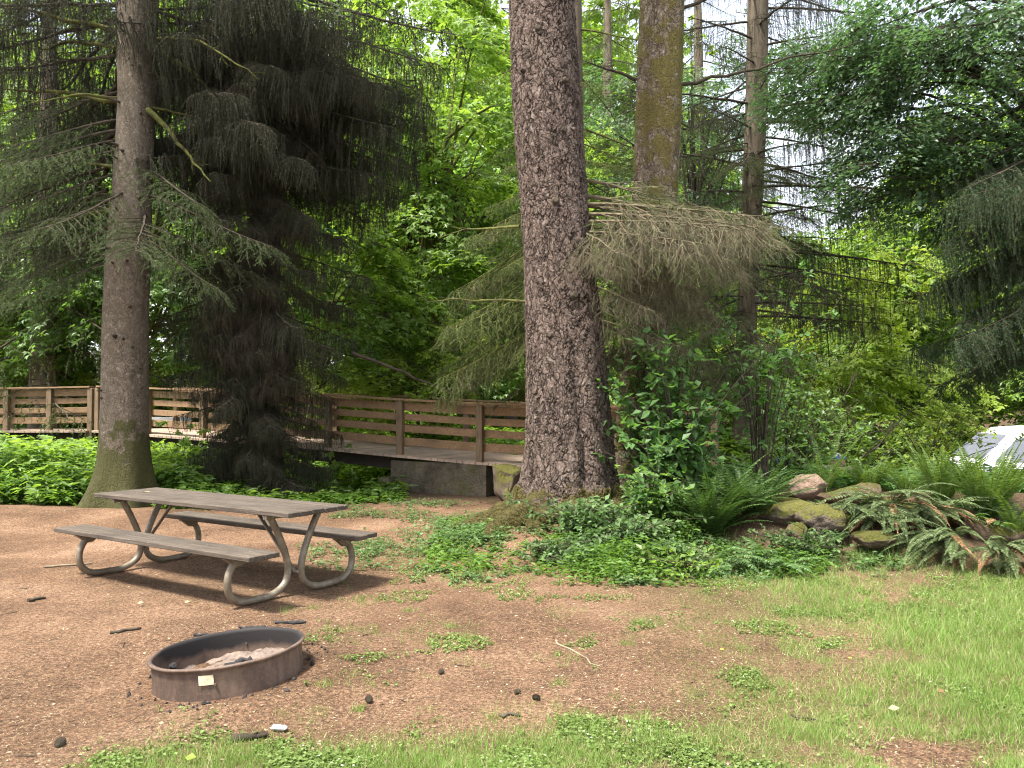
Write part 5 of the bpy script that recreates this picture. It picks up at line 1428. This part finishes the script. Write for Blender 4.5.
# ------------------------------------------------------------------ grass, weeds and litter on the campsite
def lawn():
    n = 900000
    y = 3.0 + 6.2 * rng.random(n) ** 1.5; x = rng.uniform(-1, 1, n) * y * .70
    d = grass_d(x, y)
    dens = np.clip(2.6 * y**-1.0, .25, 1)
    ok = rng.random(n) < d * dens * (.45 + .9 * fbm(x * 4, y * 4))
    x, y, d = x[ok], y[ok], d[ok]; n = len(x)
    P = on_ground(x, y, -.005)
    lush = sm((x - 1.8) / 1.2) * sm((y - 3.8) / .6)
    h = (.022 + .035 * d + .055 * lush * fbm(x * 2, y * 2)) * rng.uniform(.5, 1.4, n)
    lean = rng.normal(0, .42, (n, 2))
    D = np.stack([lean[:, 0], lean[:, 1], np.ones(n)], 1)
    mb = MB(); dry = rng.random(n) < .24
    blades(mb, P[~dry], D[~dry], h[~dry], .0019 + .0006 * lush[~dry], 0)
    blades(mb, P[dry], D[dry] * [2, 2, 1], h[dry], .0016, 1)
    tag(mb.build('grass', [M['grass'], M['straw']]), 'thin patchy grass growing over the dirt on the right', 'grass', kind='stuff')
    mb = MB(); k = 300
    ty = 3.2 + 6.5 * rng.random(k) ** 1.3; tx = rng.uniform(-.45, .62, k) * ty
    w = sm((tx + 2.4) / 1.5) * (.3 + .7 * (fbm(tx * 1.1 + 2, ty * 1.1) > .5)); kk = (rng.random(k) < w) & (np.hypot(tx - FR[0], ty - FR[1]) > .7)
    tx, ty = tx[kk], ty[kk]; m = rng.integers(12, 70, len(tx)); R_ = np.repeat(rng.uniform(.02, .09, len(tx)), m)
    x = np.repeat(tx, m) + rng.normal(0, 1, m.sum()) * R_; y = np.repeat(ty, m) + rng.normal(0, 1, m.sum()) * R_
    ln = rng.normal(0, .5, (len(x), 2)); blades(mb, on_ground(x, y, -.004), np.stack([ln[:, 0], ln[:, 1], np.ones(len(x))], 1), rng.uniform(.02, .065, len(x)), .0019, 0)
    tag(mb.build('grass_tufts', [M['grass']]), 'small scattered tufts of grass on the reddish dirt', 'grass', kind='stuff')
    # clover and small rosettes
    mb = MB(); n = 90000
    y = 3.0 + 5 * rng.random(n) ** 1.7; x = rng.uniform(-1, 1, n) * y * .68
    n1 = fbm(x * 2.2 + 8, y * 2.2 + 1, 0, 3)
    near = sm((4.35 - y + .25 * (n1 - .5)) / .45) * sm((x + 2.05) / .5) * sm((1.9 - x) / .8)
    n1b = fbm(x * 6 + 3, y * 6, 0, 3)
    w = near * sm((n1 - .38) * 4) * sm((n1b - .3) * 4) + .5 * sm((n1 - .57) * 9) * sm((x + 1.6) / .6) + .35 * grass_d(x, y) * sm((n1 - .5) * 8) + .5 * np.exp(-((x + 1.5)**2 / .012 + (y - 3.95)**2 / .006))
    rr_ = np.hypot(x - FR[0], y - FR[1])
    ok = (rng.random(n) < w) & (rr_ > .58); x, y = x[ok], y[ok]
    P = on_ground(x, y)
    whorls(mb, P, 4, .016, .008 + .018 * rng.random(len(x)), 0, .9, .42)
    tag(mb.build('clover', [M['clover']]), 'low clover like weeds along the front of the campsite', 'weeds', kind='stuff')
    # tiny white flowers
    k = rng.random(len(P)) < .022; Q = P[k] + [0, 0, .028]
    mb = MB()
    for a in np.arange(5) * 1.257:
        kites(mb, Q, np.stack([np.full(len(Q), math.cos(a)), np.full(len(Q), math.sin(a)), np.full(len(Q), .3)], 1), np.tile([0, 0, 1.0], (len(Q), 1)), .006, .002, 0)
    tag(mb.build('small_flowers', [M['petal']]), 'tiny white flowers dotted over the clover', 'flowers', kind='stuff')

def litter():
    n = 70000
    y = 2.9 + 10.5 * rng.random(n) ** 1.7; x = rng.uniform(-1, 1, n) * y * .70
    rr_ = np.hypot(x - FR[0], y - FR[1]); ok = (rr_ > .5) & ~((y > 12.2)) ; x, y = x[ok], y[ok]; n = len(x)
    c1 = rng.random(n) < (.3 + 1.2 * (fbm(x * 1.5, y * 1.5 + 11) - .3)); x, y = x[c1], y[c1]; n = len(x)
    P = on_ground(x, y, .002); a = rng.uniform(0, 6.3, n)
    d = np.stack([np.cos(a), np.sin(a), rng.normal(0, .12, n)], 1); nr = np.stack([rng.normal(0, .3, n), rng.normal(0, .3, n), np.ones(n)], 1)
    L = .008 + .022 * rng.random(n) ** 3.5
    mb = MB(); kites(mb, P, d, nr, L, L * rng.uniform(.12, .35, n), 0, .2)
    # needles / fine straws
    m = 60000; y = 2.9 + 9 * rng.random(m) ** 1.7; x = rng.uniform(-1, 1, m) * y * .70; P = on_ground(x, y, .004); a = rng.uniform(0, 6.3, m)
    k = np.hypot(x - FR[0], y - FR[1]) > .5
    blades(mb, P[k], np.stack([np.cos(a), np.sin(a), rng.normal(0, .08, m)], 1)[k], rng.uniform(.01, .035, m)[k], .0011, 1, side=np.tile([0, 0, 1.0], (int(k.sum()), 1)))
    tag(mb.build('forest_litter', [M['chips'], M['straw']]), 'bark flakes, needles and chips strewn over the reddish dirt', 'forest litter', kind='stuff')
    # twigs lying about
    tw = MB(); m = 50; y = 3.2 + 7 * rng.random(m) ** 1.4; x = rng.uniform(-1, 1, m) * y * .66; a = rng.uniform(0, 6.3, m); L = rng.uniform(.04, .14, m)
    A = on_ground(x, y, .006); Bx, By = x + np.cos(a) * L, y + np.sin(a) * L; B = on_ground(Bx, By, .008)
    k = (np.hypot(x - FR[0], y - FR[1]) > .75); sticks(tw, A[k], B[k], .0035, .002)
    tag(tw.build('fallen_twigs', [M['limb']]), 'small brown twigs scattered over the dirt', 'twigs', kind='stuff')
    def stick(px0, py0, px1, py1, r, mat, lab):
        def g(px, py):
            d = 5.0
            for _ in range(30):
                q = at(px, py, d); d += (q[2] - float(gh(q[0], q[1]))) * 2.0 * d / 4
                d = min(max(d, 2.5), 14)
            return at(px, py, d)
        a_, b_ = g(px0, py0), g(px1, py1)
        P = np.linspace(a_, b_, 7); P[:, 2] = gh(P[:, 0], P[:, 1]) + r * .8; P[1:-1, :2] += rng.normal(0, .012, (5, 2))
        mb = MB(); tube(mb, P, r * np.linspace(1.1, .6, 7), 6); o = mb.build('fallen_stick', M[mat], smooth=True); tag(o, lab, 'stick')
        return g
    g = stick(44, 568, 92, 564, .012, 'twig_pale', 'pale bare stick on the dirt at the left end of the picnic table')
    stick(110, 634, 141, 629, .012, 'limb', 'brown stick lying on the dirt between the fire ring and the table')
    stick(28, 602, 46, 599, .016, 'limb', 'short brown stick on the dirt near the left edge')
    stick(232, 742, 268, 737, .020, 'limb', 'flat brown piece of bark in the weeds below the fire ring')
    stick(556, 641, 600, 667, .006, 'twig_pale', 'thin straw coloured stalk on the dirt in front of the big spruce')
    stick(790, 716, 850, 727, .007, 'limb', 'thin brown stick lying in the grass at the lower right')
    stick(500, 716, 520, 717, .010, 'limb', 'small dark stick on the dirt at the bottom centre')
    # cones
    cone = thing('pine_cone', (0, 0, 0), 'dark spruce cone on the dirt near the lower left corner', 'cone', 'cones on the dirt')
    mb = MB(); n = 14
    tube(mb, [(-.035, 0, 0), (-.02, 0, 0), (.01, 0, 0), (.035, 0, 0)], [.006, .015, .016, .005], 8)
    for k in range(n):
        for j in range(7):
            a = j * .9 + k * .45; xx = -.032 + .064 * k / n; r = .016 * math.sin(PI * (k + 2) / (n + 4))
            kites(mb, [[xx, r * math.cos(a), r * math.sin(a)]], [[.55, math.cos(a), math.sin(a)]], [[-1, math.cos(a), math.sin(a)]], .014, .007, 0, .2)
    mb.build('scales', M['char'] if False else M['limb'], cone, world=False)
    labs = ['dark spruce cone on the dirt near the lower left corner', 'cone on the bare dirt right of the fire ring', 'cone on the dirt straight below the big spruce', 'cone close to the clover patch left of bottom centre', 'cone on the dirt between the two clover patches']
    for k, ((px, py), lab) in enumerate(zip([(60, 746), (369, 702), (517, 694), (441, 674), (536, 700)], labs)):
        q = g(px, py); src = cone if k == 0 else None; loc = (q[0], q[1], float(gh(q[0], q[1])) + .014)
        if k == 0: cone.location = loc; cone.rotation_euler = (0, 0, 1.8); cone.scale = (.95, .95, .95)
        else: dup(cone, loc, rng.uniform(0, 6), rng.uniform(.5, .8), lab)
    q = g(278, 730); o = boulder(np.array([q[0], q[1], float(gh(q[0], q[1])) + .008]), (.05, .035, .016), 5, M['rock_bare'], detail=3)
    m_ = simplemat('pale_stone', (.6, .58, .54), .8, .15, 20, .5)
    tag(o.build('flat_stone', m_, smooth=True), 'flat pale grey stone in the weeds below the fire ring', 'stone')
    # single leaves and flowers in the grass
    for px, py, L, mat, lab in [(888, 714, .06, 'straw', 'pale fallen leaf in the grass at the lower right'), (938, 697, .045, 'fern_dead', 'orange brown fallen leaf in the grass on the right'), (868, 654, .045, 'clover', 'light green fallen leaf standing in the grass'),
                                (185, 764, .06, 'lf_yellow', 'yellow green leaf in the weeds at the bottom left'), (137, 607, .05, 'straw', 'pale dry leaf on the dirt below the table bench'), (184, 606, .05, 'straw', 'tan dry leaf on the dirt under the near bench end')]:
        q = g(px, py); mb = MB(); kites(mb, [[q[0], q[1], float(gh(q[0], q[1])) + .03]], [[.8, rng.uniform(-.5, .5), .1]], [[.1, -.5, 1]], L, L * .35, 0, .2)
        tag(mb.build('fallen_leaf', [M[mat]]), lab, 'leaf')
    fm = MB()
    for k, (px, py, lab) in enumerate([(850, 668, 'yellow flower in the lush grass on the right'), (722, 659, 'yellow flower at the left margin of the grass')]):
        q = g(px, py); z = float(gh(q[0], q[1])); mb = MB(); sticks(mb, np.array([[q[0], q[1], z]]), np.array([[q[0], q[1], z + .06]]), .0015, .001, 1)
        for a in np.arange(12) * .5236: kites(mb, [[q[0], q[1], z + .06]], [[math.cos(a), math.sin(a), .35]], [[0, 0, 1]], .014, .003, 0)
        tag(mb.build('dandelion', [M['yellow'], M['grass']]), lab, 'flower')
lawn(); litter()

# ------------------------------------------------------------------ white van, camp table, cooler, jug
def loft(mb, secs, mat=0, caps=True):
    """secs: list of (k,3) closed sections"""
    S = np.array(secs); m, k = S.shape[:2]
    i, j = np.meshgrid(np.arange(m - 1), np.arange(k), indexing='ij')
    f = np.stack([i * k + j, i * k + (j + 1) % k, (i + 1) * k + (j + 1) % k, (i + 1) * k + j], -1).reshape(-1, 4)
    mb.add(S.reshape(-1, 3), f, mat)
    if caps:
        for e in (0, m - 1):
            c = S[e].mean(0); v = np.vstack([S[e], c]); mb.add(v, [[a, (a + 1) % k, k] for a in range(k)], mat)

def van():
    paint = simplemat('white_van_paint', (.72, .72, .73), .3, .02, 3, 0, .5)
    glass = simplemat('van_glass', (.16, .17, .21), .15, .1, 3, 0, .8)
    rub = simplemat('tyre_rubber', (.03, .03, .03), .85, .1, 9); met = simplemat('wheel_alloy', (.45, .45, .47), .35, .1, 9, metal=.8)
    lens = simplemat('lamp_lens', (.55, .55, .58), .15, .1, 9, 0, .8); blk = simplemat('black_trim', (.03, .03, .03), .6, .1, 9); blu = simplemat('blue_door_stripe', (.06, .12, .36), .4, .05, 5, 0, .5)
    d = 20.0; r0 = at(1006, 427, d); zt = r0[2]; hh = 1.92; z0 = zt - hh
    base = np.array([r0[0] + 1.6, d + .9, 0.0])
    t = thing('parked_van', (base[0], base[1], z0), 'white parked van half hidden behind the tall fern at the right edge', 'van')
    R = rotz(PI - .10)       # nose to the left of the photo, side to the camera
    def xf(mb):
        v, f = mb.packed(); mb.v = [v @ R.T + np.array([base[0], base[1], z0])]; return mb
    def sec(x, ztop, zb, w, tum=.86):
        return [(x, -w, zb), (x, -w, zb + .2), (x, -w, min(1.02, ztop - .12)), (x, -w * (tum + .04) if ztop > 1.3 else -w * .96, ztop - .12), (x, -w * (tum - .1) if ztop > 1.3 else -w * .85, ztop - .01), (x, 0, ztop + .03),
                (x, w * (tum - .1) if ztop > 1.3 else w * .85, ztop - .01), (x, w * (tum + .04) if ztop > 1.3 else w * .96, ztop - .12), (x, w, min(1.02, ztop - .12)), (x, w, zb + .2), (x, w, zb), (x, 0, zb - .02)]
    xs = [(-2.35, .9, .35, .84), (-2.30, 1.55, .28, .92), (-2.15, 1.84, .24, .95), (-1.2, 1.91, .24, .96), (.4, 1.92, .24, .96), (1.0, 1.88, .24, .96), (1.25, 1.76, .24, .96), (1.75, 1.30, .24, .96), (2.0, 1.06, .24, .95), (2.4, .96, .26, .92), (2.55, .78, .32, .84)]
    mb = MB(); loft(mb, [sec(*q) for q in xs]); xf(mb).build('body', paint, t, True)
    def pane(q, mat, name, off=.02, par=None):
        mb = MB(); q = np.array(q, float); n = np.cross(q[1] - q[0], q[-1] - q[0]); n /= np.linalg.norm(n)
        if np.dot(n, q.mean(0) - [0, 0, 1.0]) < 0: n = -n
        k = len(q); v = np.vstack([q + n * off, q - n * .03])
        mb.add(np.vstack([v, (q + n * off).mean(0)]), [[i, (i + 1) % k, 2 * k] for i in range(k)]); mb.add(v, [[i, (i + 1) % k, k + (i + 1) % k, k + i] for i in range(k)])
        return xf(mb).build(name, mat, t)
    for s in (-1, 1):
        w1, w2 = s * .955, s * .885
        pane([(.55, w1, 1.06), (1.72, w1, 1.06), (1.62, w1 * .985, 1.16), (1.22, w2, 1.58), (1.10, w2, 1.64), (.62, w2, 1.66), (.55, w2, 1.62)], glass, 'side_window')
        pane([(-.75, w1, 1.06), (.40, w1, 1.06), (.40, w2, 1.62), (-.70, w2, 1.62)], glass, 'side_window')
        pane([(-2.0, w1, 1.06), (-.90, w1, 1.06), (-.90, w2, 1.62), (-1.90, w2, 1.60)], glass, 'side_window')
        mb = MB(); box(mb, (-.2, s * .967, .72), (3.6, .02, .16), None, 0, .004); xf(mb).build('blue_stripe', blu, t)
        mb = MB(); box(mb, (1.45, s * 1.05, 1.10), (.12, .16, .2), None, 0, .03); xf(mb).build('wing_mirror', paint, t)
        mb = MB(); box(mb, (2.45, s * .66, .76), (.16, .3, .18), rotz(-s * .25), 0, .04); xf(mb).build('headlight', lens, t)
    pane([(1.98, -.80, 1.12), (1.98, .80, 1.12), (1.34, .70, 1.70), (1.34, -.70, 1.70)], glass, 'windscreen', .03)
    for x in (-1.45, 1.75):
        for s in (-1, 1):
            mb = MB(); tube(mb, [(x, s * .76, .33), (x, s * .78, .33), (x, s * .95, .33), (x, s * .97, .33)], [.28, .33, .33, .29], 24); w = xf(mb).build('wheel', rub, t, True)
            mb = MB(); tube(mb, [(x, s * .90, .33), (x, s * .98, .33)], .2, 20); xf(mb).build('rim', met, w, True)
    mb = MB(); box(mb, (2.50, 0, .5), (.1, 1.3, .2), None, 0, .03); xf(mb).build('grille', blk, t)

def camp_things():
    tm = simplemat('camp_table_top', (.22, .2, .17), .6, .1, 9); blue = simplemat('blue_plastic', (.035, .09, .30), .4, .1, 9, 0, .5)
    pink = simplemat('faded_red_plastic', (.42, .17, .16), .5, .1, 9); white = simplemat('white_plastic', (.78, .78, .78), .4, .04, 9, 0, .5); tea = simplemat('pale_blue_plastic', (.12, .27, .42), .25, .1, 9, 0, .6)
    d = 12.2; c = at(838, 466.5, d); g0 = float(gh(c[0], d))
    t = thing('camp_table', (c[0] - .3, d, g0), 'low folding camp table hidden behind the ferns under a blue cooler', 'table')
    mb = MB(); box(mb, (c[0] - .35, d, c[2] - .02), (1.2, .5, .03), None, 0, .005); mb.build('tabletop', tm, t)
    for sx in (-.5, .5):
        for sy in (-.2, .2):
            mb = MB(); tube(mb, [(c[0] - .35 + sx, d + sy, g0 - .02), (c[0] - .35 + sx, d + sy, c[2] - .035)], .012, 8); mb.build('leg', M['pipe'], t)
    k = thing('cooler', (c[0], d, c[2]), 'small blue and red cooler with a white lid knob behind the ferns', 'cooler'); R = rotz(.5)
    mb = MB(); v = c + np.array([0, 0, .055]); box(mb, v, (.16, .14, .11), R, 0, .01); mb.build('body', pink, k)
    mb = MB(); box(mb, c + [0, 0, .13], (.19, .17, .045), R, 0, .01); mb.build('lid', blue, k)
    mb = MB(); P = [c + R @ np.array([x, 0, z]) for x, z in [(-.05, .15), (-.04, .185), (.0, .195), (.04, .185), (.05, .15)]]; tube(mb, P, .010, 8); mb.build('handle', white, k, True)
    q = at(785, 474, d); q[2] = c[2] - .005
    j = thing('water_jug', tuple(q), 'pale blue water jug lying behind the pointed boulder', 'jug')
    mb = MB(); tube(mb, [q + [-.13, 0, .07], q + [-.11, 0, .075], q + [.06, 0, .075], q + [.10, 0, .07], q + [.12, 0, .065], q + [.15, 0, .065]], [.03, .075, .075, .06, .028, .026], 18); mb.build('body', tea, j, True)
    mb = MB(); tube(mb, [q + [.15, 0, .065], q + [.175, 0, .065]], .031, 12); mb.build('cap', white, j, True)
van(); camp_things()

# ------------------------------------------------------------------ camera, light
cam = bpy.data.cameras.new('camera'); co = bpy.data.objects.new('camera', cam); C.objects.link(co)
cam.sensor_width = 36; cam.lens = F / 1024 * 36; cam.clip_start = .05; cam.clip_end = 1000
co.location = (0, 0, H); co.rotation_euler = (math.pi / 2 + PITCH, 0, 0)
bpy.context.scene.camera = co

SUN_DIR = unit(np.array([[-.34, -.26, .90]]))[0]    # towards the sun
el = math.asin(SUN_DIR[2]); azm = math.atan2(SUN_DIR[0], SUN_DIR[1])
sun = bpy.data.lights.new('sun', 'SUN'); sun.energy = 4.8; sun.angle = math.radians(9); sun.color = (1, .95, .87)
so = bpy.data.objects.new('sun', sun); C.objects.link(so)
so.rotation_euler = Vector(SUN_DIR).to_track_quat('Z', 'Y').to_euler()
w = bpy.data.worlds.new('World'); bpy.context.scene.world = w; w.use_nodes = True
nt = w.node_tree; bg = nt.nodes['Background']
sky = nt.nodes.new('ShaderNodeTexSky'); sky.sky_type = 'NISHITA'; sky.sun_disc = False
sky.sun_elevation = el; sky.sun_rotation = azm; sky.dust_density = 3.0; sky.air_density = 1.2; sky.ozone_density = 1.0
tcw = nt.nodes.new('ShaderNodeTexCoord')
cl = N(nt, 'ShaderNodeTexNoise', ins={'Vector': tcw.outputs['Generated'], 'Scale': 3.0, 'Detail': 6.0})
cf = N(nt, 'ShaderNodeMapRange', ins={'Value': cl.outputs['Fac'], 'From Min': .3, 'From Max': .65, 'To Min': .25, 'To Max': .75}); cf.clamp = True
skc = mix(nt, cf.outputs[0], sky.outputs[0], (5.8, 5.8, 5.9))
nt.links.new(skc, bg.inputs[0]); bg.inputs[1].default_value = .15
sc = bpy.context.scene
sc.view_settings.view_transform = 'Standard'; sc.view_settings.look = 'None'; sc.view_settings.gamma = 1
sc.view_settings.exposure = 1.5
sc.cycles.max_bounces = 6; sc.cycles.diffuse_bounces = 3; sc.cycles.transmission_bounces = 4; sc.cycles.transparent_max_bounces = 4
sc.cycles.glossy_bounces = 2; sc.cycles.sample_clamp_indirect = 8
sc.cycles.use_adaptive_sampling = True; sc.cycles.adaptive_threshold = .02
sc.cycles.use_denoising = True
sc.cycles.filter_width = 1.1
